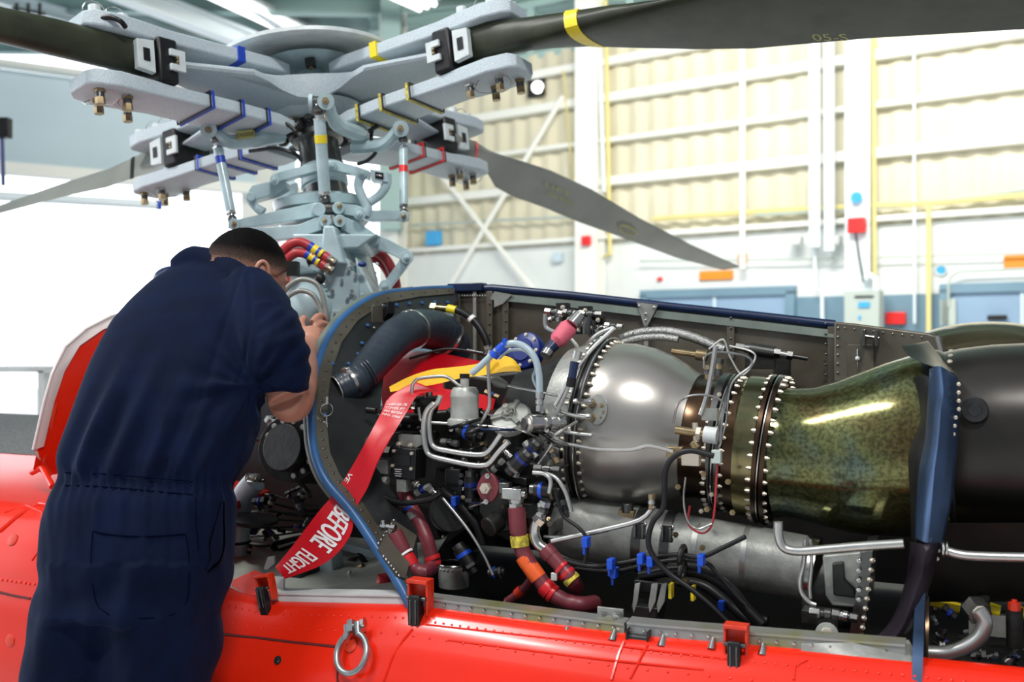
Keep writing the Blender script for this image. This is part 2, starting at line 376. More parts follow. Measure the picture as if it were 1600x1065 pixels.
# left header panel and roof
mb = MB(); a = V((-9.5, 10.2, 0)); b = V((-3.1, 14.3, 0))
mb.prism([a + Z * 3.55, b + Z * 3.55, b + Z * 4.75, a + Z * 4.75], (b - a).normalized().cross(Z) * -.25, palepanel)
struct(mb, 'wall_left')
for k, (z, h_) in enumerate(((4.77, .03), (3.5, .07))):
    mb = MB(); mb.box((a + b) / 2 + Z * z + V((.1, -.15, 0)), (b - a) / 2, (b - a).normalized().cross(Z) * .12, Z * h_, girt); struct(mb, 'trim_%d' % (10 + k))
mb = MB(); n = 160
G = [[V((-13 + 28 * i / n, y, 6.75 + (.05 if (i // 2) % 2 else 0))) for i in range(n + 1)] for y in (3.5, 18.0)]
mb.grid(G, greenroof, (0, 0, .04)); struct(mb, 'ceiling')
rb = 0
lampsteel = mat('beam_white', (.82, .88, .90), .45)
def beam(a, b, w, h, m, flange=True):
    global rb; rb += 1; a, b = V(a), V(b); d = (b - a).normalized(); s_ = d.cross(Z).normalized(); u = s_.cross(d); mb = MB()
    c = (a + b) / 2; L = (b - a) / 2
    mb.box(c, L, s_ * .02, u * h, m); mb.box(c + u * h, L, s_ * w, u * .02, m); mb.box(c - u * h, L, s_ * w, u * .02, m)
    struct(mb, 'roof_beam_%d' % rb)
beam((-7.5, 9.5, 6.2), (-3.4, 17.5, 6.2), .12, .12, lampsteel)
beam((-9, 11.0, 6.4), (-2.2, 13.2, 6.4), .06, .08, lampsteel)
beam((-5.0, 9.0, 6.4), (-3.4, 17, 6.4), .06, .08, lampsteel)
beam((-8.5, 12.5, 6.3), (-5.0, 17.5, 6.3), .06, .08, lampsteel)
for k in range(4): beam((-12, 10.5 + 2.2 * k, 6.5), (9, 11.1 + 2.2 * k, 6.5), .08, .12, tealsteel)
beam((-2.2, 15.5, 5.4), (4.2, 13.2, 5.4), .1, .1, tealsteel); beam((-2.2, 15.5, 6.3), (4.2, 13.2, 6.3), .1, .1, tealsteel)
for k in range(6): beam((-2.2 + 1.05 * k, 15.5 - .38 * k, 5.4), (-1.6 + 1.05 * k, 15.3 - .38 * k, 6.3), .03, .03, tealsteel)
mb = MB(); c = P(612, 532, 14.4); mb.box((c.x, c.y, 4.9), (.14, 0, 0), (0, .14, 0), (0, 0, 1.9), tealsteel); struct(mb, 'column_5')
# strip lamps under the roof
def lamp(a, b, label):
    t = thing('strip_lamp', label, 'ceiling light', 'strip lamps under the roof'); a, b = V(a), V(b); d = (b - a).normalized(); s_ = d.cross(Z).normalized()
    m1 = MB(); m1.box((a + b) / 2 + Z * .1, (b - a) / 2, s_ * .28, Z * .03, white); m1.build('housing', t)
    m2 = MB()
    for q in (-1, 0, 1): m2.cyl(a + s_ * .15 * q + Z * .03, b + s_ * .15 * q + Z * .03, .04, lampwhite, 8)
    m2.build('lamp_tube', t)
    m3 = MB(); m3.cyl(((a + b) / 2) + Z * .1, ((a + b) / 2) + Z * .8, .012, white, 6); m3.build('hanger_rod', t)
lamp(P(285, -30, 13), P(480, 62, 17.0), 'long white strip lamp crossing the roof left of the rotor head cap')
lamp(P(596, -18, 13), P(668, 14, 13.6), 'short square-ended lamp above the middle of the rotor head')
# doors
def door(px, pytop, w, name, double):
    t = WP(px, 532.5); m1 = MB(); zt = WP(px, pytop, .09).z - .05
    c = V((t.x, t.y, 0)); m1.box(c + Z * zt / 2 + WN * .07, WD * w / 2, WN * .03, Z * zt / 2, dblue)
    for q in (-1, 1): m1.box(c + Z * zt / 2 + WN * .09 + WD * (w / 2 + .05) * q, WD * .05, WN * .06, Z * zt / 2, wblue)
    m1.box(c + Z * zt + WN * .09, WD * (w / 2 + .1), WN * .06, Z * .05, wblue)
    if double: m1.box(c + Z * zt / 2 + WN * .11, WD * .02, WN * .01, Z * zt / 2, palepanel)
    return struct(m1, name, .005)
door(1122, 450, 1.75, 'door_1', True); door(1600, 440, 1.35, 'door_2', True)
# pipes on the wall
def wpipe(pts, r, m, name, label, cat='pipe', group=None, off=.16):
    mb = MB(); mb.tube([WP(x, y, off) for x, y in pts], r, m, 8); o = mb.build(name)
    o['label'] = label; o['category'] = cat
    if group: o['group'] = group
    return o
wpipe([(1272, 40), (1273, 386)], .065, pipewhite, 'downpipe', 'left one of two thick white vertical pipes on the hangar wall', off=.3)
wpipe([(1295, 40), (1296, 392)], .06, pipewhite, 'downpipe', 'right one of two thick white vertical pipes on the hangar wall', off=.3)
wpipe([(1273, 386), (1274, 450), (1284, 455), (1285, 500)], .02, pipewhite, 'conduit', 'thin pale conduit dropping below the two thick white pipes', off=.2)
wpipe([(1364, 60), (1366, 440)], .03, yellowpipe, 'gas_pipe', 'yellow vertical pipe hugging the right side of the broad white column')
wpipe([(946, 0), (953, 398), (944, 400)], .028, yellowpipe, 'gas_pipe', 'yellow vertical pipe right of the beige wall column, behind the blades')
wpipe([(936, 80), (944, 300)], .03, pipewhite, 'conduit', 'white pipe beside the yellow one at the beige column')
wpipe([(1451, 315), (1451, 520)], .028, yellowpipe, 'gas_pipe', 'short yellow pipe descending from the horizontal run to the blue band')
wpipe([(1020, 342), (1220, 328), (1440, 318), (1640, 302)], .03, yellowpipe, 'gas_pipe', 'long horizontal yellow pipe along the hangar wall')
wpipe([(1180, 336), (1400, 322), (1640, 292)], .02, panelgrey, 'conduit', 'long grey conduit just above the horizontal yellow pipe')
wpipe([(1000, 408), (1300, 404), (1640, 394)], .012, panelgrey, 'conduit', 'thin grey conduit crossing the white block wall')
wpipe([(640, 352), (760, 345), (900, 338)], .02, panelgrey, 'conduit', 'grey conduit leading right from the light blue box')
wpipe([(1428, 60), (1429, 505)], .014, pipewhite, 'conduit', 'thin white vertical conduit right of the broad white column')
wpipe([(1482, 480), (1482, 440), (1488, 430), (1500, 424), (1640, 418)], .014, panelgrey, 'conduit', 'grey conduit arching over the blue door at the right')
wpipe([(1335, 350), (1342, 400), (1349, 440)], .012, ink, 'hanging_cable', 'dark cable hanging from the red wall unit to the grey cabinet', 'cable', off=.42)
wpipe([(1352, 436), (1358, 428), (1368, 435), (1368, 462)], .035, pipewhite, 'conduit', 'white bent pipe entering the top of the grey cabinet', off=.4)
wpipe([(880, 110), (908, 430)], .012, yellowpipe, 'conduit', 'thin yellowish conduit left of the beige wall column')
# things on the wall
def wthing(name, label, cat, px, py, w, h, dp, m, off=.02, extra=None):
    mb = MB(); wbox(mb, px, py, w, h, dp, m, off)
    if extra: extra(mb)
    o = mb.build(name, None, .01); o['label'] = label; o['category'] = cat; return o
def signrow(px, py, s_, size):
    def f(mb):
        c = WP(px, py, .09); text(mb, s_, size, lambda x, y: c - WD * x + Z * (y - size * .35), ink)
    return f
wthing('orange_sign', 'orange rounded sign above the double blue doors', 'sign', 1119, 430, .42, .11, .05, orangesign, .03, lambda mb: None)
wthing('orange_sign', 'orange sign cut by the right edge above the blue door', 'sign', 1598, 408, .34, .13, .05, orangesign, .03)
wthing('orange_sign', 'small square orange sign near the tip of the drooping blade', 'sign', 1160, 404, .1, .12, .05, orangesign, .03)
wthing('blue_junction_box', 'light blue square box on the wall beside the rotor links', 'box', 678, 372, .22, .2, .12, bluesign, .1)
wthing('red_alarm_box', 'small red box on the beige wall column', 'box', 916, 376, .12, .12, .06, redtape, .32)
wthing('pale_switch_box', 'small pale box on the white wall left of the beige column', 'box', 872, 402, .14, .12, .08, palepanel, .05)
wthing('wall_unit', 'red and white unit on the broad white column', 'box', 1339, 352, .18, .16, .1, redtape, .34)
wthing('electrical_cabinet', 'pale grey-green electrical cabinet on the blue wall band', 'cabinet', 1350, 485, .36, .42, .2, panelgrey, .32,
       lambda mb: (wbox(mb, 1350, 476, .12, .06, .01, bluesign, .53), wbox(mb, 1350, 463, .2, .02, .01, ink, .53), wbox(mb, 1343, 496, .03, .04, .01, bluesign, .53)))
wthing('emergency_box', 'red box mounted low on the blue band beside the grey cabinet', 'box', 1400, 497, .2, .13, .09, redtape, .03)
wthing('switch_box', 'blue-grey disconnect switch below the arching conduit', 'box', 1482, 488, .16, .28, .1, panelgrey, .05)
wthing('fire_alarm', 'tiny red alarm on the white wall left of the double doors', 'alarm', 1031, 436, .06, .05, .05, redtape, .03)
wthing('door_closer', 'dark green box above the blue door panel', 'box', 1558, 496, .18, .05, .06, baydark, .14)
for x, lb in ((1250, 'white floodlight box left of the two thick pipes on the wall'), (1310, 'white floodlight box at the foot of the right thick pipe')): wthing('wall_light', lb, 'light', x - 6, 376, .14, .1, .12, white, .16)
mb = MB(); mb.cyl(WP(1471, 422, .02), WP(1471, 422, .06), .055, bluesign, 20); mb.torus(WP(1471, 422, .06), WN, .055, .012, white); o = mb.build('round_notice'); o['label'] = 'small round blue and white notice right of the yellow pipe'; o['category'] = 'sign'
mb = MB(); mb.cyl(WP(1338, 308, .36), WP(1338, 308, .40), .06, bluesign, 20); o = mb.build('round_notice'); o['label'] = 'round blue notice on the broad white column'; o['category'] = 'sign'
t = thing('wall_fan', 'dark round exhaust fan with bright centre high on the wall', 'fan')
mb = MB(); wbox(mb, 838, 136, .26, .26, .05, baydark, .05); mb.build('housing', t); mb = MB(); mb.cyl(WP(840, 136, .1), WP(840, 136, .14), .08, lampwhite, 16); mb.build('bulb', t)
# little dark panel at the far left with a hanging cord
t = thing('wall_phone', 'black box with hanging cord at the far left edge', 'telephone')
c = P(2, 200, 6.0); mb = MB(); mb.box(c, (.055, 0, 0), (0, .03, 0), (0, 0, .06), black); mb.build('body', t, .005)
mb = MB(); mb.tube([P(3, 214, 6), P(4, 250, 6), P(5, 290, 6)], .012, bluecover, 6); mb.build('cord', t)
t = thing('ceiling_grille', 'dark slatted rack high in the top left corner', 'rack')
mb = MB()
for k in range(3): mb.cyl(P(20, 12 + 18 * k, 12), P(70, 22 + 14 * k, 12.4), .02, baydark, 6)
for k in range(3): mb.cyl(P(26 + 18 * k, 5, 12), P(26 + 18 * k, 55, 12), .02, baydark, 6)
mb.build('rails', t)
# white bench outside in the glare, a pale beam
mb = MB(); mb.box(P(60, 576, 7), (.33, 0, 0), (0, .2, 0), (0, 0, .02), white)
mb.box(P(84, 640, 7) , (.02, 0, 0), (0, .2, 0), (0, 0, .28), white); o = mb.build('white_stand'); o['label'] = 'overexposed white stand left of the open red cowling'; o['category'] = 'stand'
mb = MB(); mb.tube([P(-40, 304, 7.5), P(246, 320, 8)], .035, pipewhite, 14); mb.cyl(P(244, 320, 8), P(252, 320, 8.02), .04, bluetape, 14); o = mb.build('pale_pole'); o['label'] = 'pale horizontal pole with blue end cap below the left blade'; o['category'] = 'pole'
# ---------------- fuselage ----------------
STN = [(-2.6, 1.0), (-1.3, 1.0), (-1.0, .99), (-.72, .95), (-.56, .885), (-.46, .835), (-.34, .828), (0, .858), (.49, .853), (.975, .872), (1.4, .88), (2.2, .9)]
def z0(s):
    for (a, za), (b, zb) in zip(STN, STN[1:]):
        if a <= s <= b: return za + (zb - za) * (s - a) / (b - a)
    return STN[0][1] if s < STN[0][0] else STN[-1][1]
PROF = [(0, 0), (-.018, -.006), (-.045, -.03), (-.078, -.07), (-.105, -.125), (-.125, -.22), (-.13, -.34), (-.12, -.46), (-.06, -.57), (.06, -.63)]
def skin_pt(s, t):
    t = max(0, min(t, len(PROF) - 1.001)); i = int(t); f = t - i
    v = PROF[i][0] * (1 - f) + PROF[i + 1][0] * f; z = PROF[i][1] * (1 - f) + PROF[i + 1][1] * f
    return A(s, v, z0(s) + z)
def skin_n(s, t):
    a = skin_pt(s + .01, t) - skin_pt(s - .01, t); b = skin_pt(s, t + .1) - skin_pt(s, t - .1) if t > .1 else skin_pt(s, t + .15) - skin_pt(s, t)
    n = a.cross(b).normalized(); return n if n.dot(W) < 0 or n.z > .9 else -n
fus = thing('helicopter_fuselage', 'glossy orange-red helicopter body with open engine bay sill', 'helicopter')
mb = MB(); ss = [-2.6 + 4.8 * i / 120 for i in range(121)]
G = [[skin_pt(s, t * .25) for t in range(0, 37)] for s in ss]
mb.grid(G, red, W * .012)
skn = mb.build('side_skin', fus, angle=60)
# forward roof shelf, walkway
mb = MB(); G = []
for i in range(25):
    s = -2.6 + (1.9) * i / 24; hh = z0(s)
    G.append([A(s, v, hh + dz) for v, dz in ((0, 0), (.06, .012), (.15, .022), (.3, .035), (.45, .045))])
mb.grid(G, red, Z * -.02); mb.build('roof_skin', fus, angle=60)
mb = MB(); mb.grid([[A(-2.6 + 1.5 * i / 10, v, 1.046 + .02 * k) for k, v in enumerate((.44, .55, .66, .78, .88))] for i in range(11)], walkway, Z * -.02)
mb.build('walkway_panel', fus, label='grey anti-slip walkway panel')
mb = MB()  # crew-door area panel edges on the red roof
def seam(pts, m=redd, r=.0022, n=6):
    for a, b in zip(pts, pts[1:]): mb.cyl(a, b, r, m, n)
def SP(px, py):  # nearest skin point for a pixel by search
    best = None; p = V((px, py))
    for i in range(-130, 110):
        s = i * .02
        for j in range(0, 24):
            q = skin_pt(s, j * .25); d = q - CAM; x = CX + d.x / d.y * F; y = CY - d.z / d.y * F
            e_ = (x - px) ** 2 + (y - py) ** 2
            if best is None or e_ < best[0]: best = (e_, s, j * .25)
    e_, s, t = best
    for st in (.01, .005, .0025, .00125):
        for ds in (-st, 0, st):
            for dt in (-12 * st, 0, 12 * st):
                q = skin_pt(s + ds, t + dt); d = q - CAM; x = CX + d.x / d.y * F; y = CY - d.z / d.y * F
                e2 = (x - px) ** 2 + (y - py) ** 2
                if e2 < e_: e_, s_b, t_b = e2, s + ds, t + dt; best = (e2, s_b, t_b)
        e_, s, t = best
    return skin_pt(s, t), skin_n(s, t)
dark = MB()
def seamP(pix, m, r=.0022):
    pts = [SP(*p)[0] for p in pix]
    dark.tube(pts, r, m, 6)
shadowline = mat('panel_gap', (.10, .004, .003), .6)
seamP([(340, 990), (400, 996), (460, 1003), (528, 1010)], shadowline, .003)
seamP([(528, 1010), (528, 1065)], shadowline, .003)
dark.build('panel_gap', skn); dark = MB()
seamP([(600, 1064), (612, 1030), (630, 1000), (645, 982)], red, .003)
seamP([(985, 1060), (1000, 1030), (1012, 1008)], red, .003); seamP([(955, 1062), (968, 1020), (975, 1002)], red, .0035)
seamP([(1240, 1062), (1243, 1040), (1262, 1030)], red, .003)
seamP([(660, 975), (800, 990), (960, 1008), (1140, 1030)], red, .002)
seamP([(700, 1000), (900, 1025), (1100, 1046)], red, .002)
seamP([(0, 925), (20, 930), (48, 935)], shadowline, .003)
seamP([(0, 830), (30, 805), (62, 775), (84, 762)], red, .006)
seamP([(8, 800), (40, 790), (66, 800), (68, 850), (50, 875)], red, .003)
dark.build('panel_seam', skn)
mb = MB()
for i in range(95):
    s = -.44 + i * .0185
    for t in (1.55, 2.35):
        if i % (1 if t < 2 else 2) == 0: mb.rivet(skin_pt(s, t), skin_n(s, t), .0032, red)
for i in range(24):
    x = 0 + i * 3.6
    if i % 2: p, n_ = SP(x, 905 + i * .5); mb.rivet(p, n_, .004, red)
mb.build('rivets', skn)
mb = MB()
for px, py in ((434, 1031),):
    p, n_ = SP(px, py); mb.lathe(p, n_, [(0, .009), (.002, .009), (.002, .005), (.004, .004)], gunm, 14)
for px, py in ((20, 843), (16, 1000), (548, 1008)):
    p, n_ = SP(px, py); mb.lathe(p, n_, [(0, .015), (.002, .014), (.003, .009)], redd, 18)
mb.build('flush_fastener', skn)
# fairing in front of the bay
mb = MB()
mb.grid([[Q(352, 935, .06), Q(345, 948, .02)], [Q(365, 905, .12), Q(392, 945, .01)], [Q(398, 890, .14), Q(428, 938, .0)], [Q(428, 903, .12), Q(436, 938, .0)]], red, -Z * .01)
mb.build('fairing_corner', fus)
# sills
mb = MB()
def sill(s1, s2, h1, h2, m, v=0.0, th=.01):
    mb.grid([[A(s, v, z0(s) + h1), A(s, v + .004, z0(s) + h1 + h2)] for s in [s1 + (s2 - s1) * i / 12 for i in range(13)]], m, W * th)
    mb.grid([[A(s, v, z0(s) + h1 + h2), A(s, v + .035, z0(s) + h1 + h2 + .002)] for s in [s1 + (s2 - s1) * i / 12 for i in range(13)]], m, -Z * .004)
sill(-.36, .0, -.005, .024, white); mb.build('white_sill', fus, label='white painted sill strip'); mb = MB()
stripm = mat('sill_steel', (.36, .36, .34), .35, .6, 0, c2=(.30, .29, .06), scale=11, lo=.5, hi=.72)
sill(.02, .46, -.004, .022, stripm); sill(.465, .95, -.004, .026, stripm); sill(1.22, 1.75, -.03, .03, baydark)
for i in range(30): mb.rivet(A(.05 + i * .03, -.001, z0(.05 + i * .03) + .008), -W, .0035, steel)
for px, py in ((744, 972), (887, 986), (961, 990), (1037, 999), (1193, 1012), (1115, 1003)):
    c = Q(px, py, -.004); mb.tube([c - W * .0 + Z * .008, c - W * .014 - Z * .010], [.004, .0095], steel, 10)
mb.build('steel_sill', fus, label='riveted bare steel sill strip')
mb = MB(); mb.grid([[Q(1252, 1005, -.0), Q(1252, 1028, -.01)], [Q(1330, 1003, .0), Q(1330, 1032, -.01)], [Q(1420, 1000, .05), Q(1440, 1036, -.01)]], casing2, W * .004); mb.build('sill_gusset', fus)
# bay floor & forward deck
mb = MB(); mb.grid([[A(s, v, .79) for v in (.015, .3, .6, .95)] for s in (-.7, 0, .4, .8, 1.2, 1.9)], baydark, -Z * .01); mb.grid([[A(-.02 - .35 * v, v, z0(0) - .012 + v * .04), A(-.02 - .35 * v, v, .79)] for v in (.01, .2, .5, 1.2)], baydark, U * .004); mb.build('bay_floor', fus)
mb = MB(); mb.grid([[A(s, v, z0(max(s, -.34)) - .012 + v * .04) for v in (.01, .2, .5, 1.2)] for s in (-.9, -.6, -.34)] + [[A(-.02 - .35 * v, v, z0(0) - .012 + v * .04) for v in (.01, .2, .5, 1.2)]], olivedeck, -Z * .01)
mb.build('forward_deck', fus, label='pale primer-green forward deck')
# latches
def latch(name, px, py, sc_, m_red, tilt=0):
    t = thing(name, {655: 'red toggle latch with black lever below the blue seal foot', 1150: 'red toggle latch with black lever at the right of the sill', 415: 'black lever latch on red bracket beside the warning streamer'}[px], 'latch', 'toggle latches on the engine bay sill')
    c = Q(px, py, -.02); k = sc_
    x = (U * math.cos(tilt) + Z * math.sin(tilt)); z = (Z * math.cos(tilt) - U * math.sin(tilt))
    m1 = MB()
    for q in (-1, 1): m1.box(c + x * .021 * k * q + z * .012 * k + W * .006, x * .0025 * k, W * .014 * k, z * .035 * k, m_red)
    m1.box(c + z * .045 * k + W * .004, x * .0235 * k, W * .016 * k, z * .004 * k, m_red); m1.box(c + z * .030 * k + W * .012 * k, x * .0235 * k, W * .003, z * .018 * k, m_red)
    m1.build('bracket', t, .0012, label='red bracket')
    m2 = MB(); pr = [(.018, .006), (.021, .022), (.012, .026), (-.02, .026), (-.055, .022), (-.070, .014), (-.060, .002), (-.02, .0)]
    m2.prism([c + z * a * k - W * b * k - x * .0125 * k for a, b in pr], x * .025 * k, black); lv = m2.build('lever', t, .002)
    m3 = MB()
    for q in (-1, 1): m3.box(c - W * .022 * k - z * .012 * k + x * .006 * k * q, x * .0016 * k, W * .006 * k, z * .024 * k, gunm)
    m3.cyl(c + z * .012 * k - x * .022 * k - W * .012 * k, c + z * .012 * k + x * .022 * k - W * .012 * k, .0045 * k, gunm, 10); m3.build('spring_link', lv, .001)
    return t
latch('toggle_latch', 655, 942, 1.0, redd); latch('toggle_latch', 1150, 1014, .9, redd); latch('toggle_latch', 415, 925, .8, redd, .22)
# lifting shackle
t = thing('lifting_shackle', 'galvanised steel ring shackle hanging on the red skin', 'shackle')
galv = mat('galvanised_steel', (.42, .45, .45), .36, .85, .35, scale=30, bump=.2, bscale=60)
def onskin(px, py, off):
    p, n_ = SP(px, py); return p + n_ * off
c0, n0 = SP(557, 1022); d_up = (SP(557, 995)[0] - SP(557, 1045)[0]).normalized(); d_rt = n0.cross(d_up).normalized()
d_rt = d_rt if d_rt.x > 0 else -d_rt
mb = MB(); Rr = .0375; c_ = c0 + n0 * .018 - d_up * .0
mb.tube([c_ + d_rt * math.sin(a) * Rr * .93 - d_up * math.cos(a) * Rr * 1.08 for a in [math.radians(x) for x in range(-152, 153, 8)]], .0062, galv, 10)
mb.build('ring', t)
mb = MB()
for q in (-1, 1):
    p = c_ + d_up * .045 + d_rt * (.012 * q + .003)
    mb.tube([c_ + d_up * .032 + d_rt * .016 * q, p, p + d_up * .014], [.0058, .0075, .0085], galv, 10)
mb.cyl(c_ + d_up * .055 - d_rt * .016, c_ + d_up * .055 + d_rt * .026, .005, steel, 10); mb.cyl(c_ + d_up * .055 + d_rt * .024, c_ + d_up * .055 + d_rt * .032, .010, steel, 6)
mb.build('clevis', t)
mb = MB(); mb.box(c0 + d_up * .055 + n0 * .012, d_rt * .006, n0 * .014, d_up * .012, galv); mb.build('mount_lug', t)
# open sliding cowl at the left
t = thing('open_cowling', 'open red curved cowling with pale glare stripe, behind the mechanic', 'cowling')
cowlw = mat('cowl_glare_white', (.80, .70, .68), .15, 0, .1, scale=3, coat=.6)  # pinkish white: glare on the red shell put into the colour
edge = [(78, 742, 2.62), (68, 720, 2.6), (85, 640, 2.6), (92, 600, 2.62), (105, 560, 2.66), (130, 528, 2.72), (165, 502, 2.8), (230, 480, 2.95), (300, 470, 3.1)]
inner = [(100, 742, 2.66), (135, 700, 2.68), (150, 640, 2.7), (170, 590, 2.74), (200, 550, 2.8), (240, 530, 2.88), (280, 520, 2.98), (320, 515, 3.1), (360, 510, 3.2)]
mb = MB(); G = []
for (a, b, d), (a2, b2, d2) in zip(edge, inner):
    p, q = P(a, b, d), P(a2, b2, d2); G.append([p + (q - p) * f + V((-.03, -.05, .02)) * math.sin(math.pi * f) * 1.2 for f in (0, .15, .35, .6, .8, 1)])
mb.grid(G, red, V((.01, .02, 0))); mb.build('red_shell', t, angle=70)
mb = MB(); mb.tube([g[0] for g in G], .006, redd, 8); mb.tube([g[2] + V((-.004, -.012, .004)) for g in G[1:]], .004, cowlw, 8); mb.build('edge_rim', t)
mb = MB(); mb.grid([[g[0] + V((-.003, -.012, .003)) + (g[k] - g[0]) * 1 * .98 for k in (0, 1, 2, 3)] for g in G[1:8]], cowlw, V((0, .004, 0))); mb.build('glare_stripe', t, label='pale stripe with glare in its colour')
mb = MB(); mb.tube([P(128, 744, 2.55), P(143, 768, 2.52)], .005, red, 8); mb.tube([P(50, 738, 2.6), P(66, 730, 2.58), P(82, 760, 2.5)], .008, red, 8); mb.build('cowl_hinge', t)
# ---------------- firewall ----------------
fw = thing('firewall', 'grey riveted firewall arch with blue rubber edge seal', 'firewall')
EP = [(641, 950), (620, 910), (585, 855), (548, 800), (510, 755), (492, 715), (486, 670), (487, 620), (496, 570), (515, 525), (545, 490), (590, 464), (650, 455), (708, 452)]
ep = [FWP(x, y) for x, y in EP]
BI = [FWP(x, y) for x, y in ((712, 480), (740, 620), (760, 760), (760, 950))]
mb = MB(); mb.prism(ep + [FWP(*q) for q in ((716, 470), (694, 490), (640, 520), (600, 565), (592, 640), (584, 700), (600, 755), (625, 790), (648, 830), (655, 950))], FWN * .008, fwgrey)
bkp = mb.build('bulkhead_plate', fw)
mb = MB(); mb.tube([p + FWN * .004 for p in ep], .0105, bluerub, 12, smooth=6); mb.build('edge_seal', fw, label='blue rubber edge seal')
mb = MB(); mb.tube([FWP(x - 6 if i > 4 else x - 3, y - 1, -.022) for i, (x, y) in enumerate(EP[3:13])], .013, greentrim, 10, smooth=6); mb.build('back_flange', fw)
mb = MB()
cen = FWP(680, 680)
flg = [p + (cen - p).normalized() * .035 + FWN * .009 for p in ep]
mb.grid([[ep[i] + FWN * .010, flg[i]] for i in range(len(ep))], bay, FWN * .003); mb.build('edge_strip', fw)
mb = MB()
tot = []
for i in range(len(flg) - 1):
    for k in range(3): tot.append(flg[i].lerp(flg[i + 1], (k + .5) / 3))
for p in tot: mb.rivet(p + (p - cen).normalized() * .016 + FWN * .003, FWN, .004, gunm)
for x, y in ((545, 560), (560, 545), (575, 500), (600, 470), (620, 468), (640, 466), (660, 465), (680, 464), (700, 464), (566, 528), (520, 560), (508, 640)): mb.rivet(FWP(x, y + 8, .012), FWN, .006, bluerub)
mb.build('rivets', bkp)
mb = MB(); mb.box(FWP(592, 496, .014), (FWP(602, 496) - FWP(582, 496)) * .55, FWN * .004, Z * .03, bay); mb.box(FWP(606, 488, .03), (FWP(606, 488) - FWP(600, 488)) * .9, FWN * .02, Z * .016, black)
for x, y in ((584, 478), (598, 478), (585, 512), (585, 530)): mb.rivet(FWP(x, y, .018), FWN, .005, steel)
mb.build('corner_bracket', fw, .001)
mb = MB(); mb.prism([FWP(x, y, .014) for x, y in ((590, 858), (612, 812), (650, 838), (632, 905), (618, 900))], FWN * .004, bay)
for i in range(7):
    mb.rivet(FWP(592 + i * 4, 848 - i * 6, .02), FWN, .0035, steel); mb.rivet(FWP(600 + i * 4, 868 + i * 5, .02), FWN, .0035, steel)
mb.build('drain_bracket', fw)
# ---------------- centre wall of the bay ----------------
cw = thing('bay_centre_wall', 'dark riveted metal wall behind the engine with blue top seal', 'wall panel')
VW = .85
top = [(708, 452), (770, 450), (900, 462), (1040, 478), (1180, 493), (1305, 507)]
mb = MB(); tp = [Q(x, y, VW) for x, y in top]; a = [V((p.x, p.y, .8)) for p in tp]
end = A(1.6, VW, 0)
mb.grid([[p, V((p.x, p.y, 1.14))] for p in tp] + [[Q(1474, 540, VW), A(1.3, VW, 1.14)]], bay, W * .006); wsh = mb.build('wall_sheet', cw)
mb = MB(); mb.grid([[V((p.x, p.y, 1.14)), V((p.x, p.y, .8))] for p in tp] + [[A(1.9, VW, 1.14), A(1.9, VW, .8)]], baydark, W * .006); mb.build('lower_sheet', cw, label='near-black lower wall sheet with bay shade in its colour')  # deep bay shade painted in as a near-black lower half of the wall
tpp = [Q(x, y, VW) for x, y in top[1:]]
mb = MB(); mb.tube([p + Z * .0 for p in [Q(708, 453, VW)] + tpp], .012, bluedark, 10); mb.build('top_seal', cw, label='dark blue rubber top seal')
mb = MB(); mb.box(Q(730, 449, VW) , (Q(745, 449, VW) - Q(715, 450, VW)) * .9, W * .02, Z * .012, bluedark); mb.build('seal_joint', cw, .003)
mb = MB(); mb.grid([[p - Z * .014 - W * .012, p - Z * .034 - W * .016] for p in tpp], greentrim, W * .01); mb.build('top_rail', cw, label='grey-green painted rail')
mb = MB()
def strip(px, y1, y2, w, m=bay, o=.01): 
    c = Q(px, (y1 + y2) / 2, VW - o); L = (Q(px, y1, VW - o) - Q(px, y2, VW - o)).length / 2; mb.box(c, U * w / 2, W * .004, Z * L, m)
strip(716, 460, 640, .012); strip(742, 455, 600, .01, casing2); strip(765, 455, 600, .02); strip(790, 470, 600, .02); strip(1010, 505, 600, .012, casing2); strip(1142, 505, 560, .02); strip(1300, 510, 640, .02)
mb.build('stiffener', cw, .001)
mb = MB()
for x, dy in ((716, 0), (765, 0), (790, 10), (1142, 0), (1290, 0), (1308, 0)):
    for k in range(9): mb.rivet(Q(x, 470 + dy + k * 16 + (x - 700) * .06, VW - .016), -W, .0035, gunm)
for k in range(13): mb.rivet(Q(722 + k * 4 if k < 10 else 760 + k * 3, 462, VW - .016), -W, .0035, steel)
mb.build('rivets', wsh)
mb = MB(); mb.prism([Q(x, y, VW - .025) for x, y in ((995, 472), (1028, 476), (1012, 508), (1006, 508))], W * .004, casing2)
for x, y in ((999, 478), (1022, 480), (1009, 500), (1009, 490)): mb.rivet(Q(x, y, VW - .03), -W, .004, steel)
mb.build('gusset', cw)
mb = MB(); mb.prism([Q(x, y, VW - .02) for x, y in ((772, 455), (800, 460), (786, 474), (772, 480))], W * .004, casing2); mb.build('gusset', cw)
# boxed aft panel
mb = MB(); pts = [(1303, 502), (1335, 505), (1450, 520), (1472, 528), (1476, 555), (1474, 640), (1303, 660)]
mb.prism([Q(x, y, VW - .09) for x, y in pts], W * .08, bay); mb.build('aft_box_panel', cw, .004)
mb = MB()
for k in range(9): mb.rivet(Q(1309, 512 + k * 14, VW - .092), -W, .0035, steel); mb.rivet(Q(1320 + k * 15, 512 + k * 1.8, VW - .092), -W, .003, steel)
for x in (1350, 1370):
    mb.box(Q(x, 528, VW - .11), U * .004, W * .018, Z * .02, gunm)
mb.cyl(Q(1348, 524, VW - .12), Q(1374, 528, VW - .12), .004, steel, 8); mb.tube([Q(1340, 545, VW - .1), Q(1340, 600, VW - .1)], .002, steel, 6); mb.sph(Q(1340, 560, VW - .1), .006, white)
mb.box(Q(1345, 590, VW - .094), U * .03, W * .003, Z * .08, bay); mb.build('hinge_fitting', cw, .001)
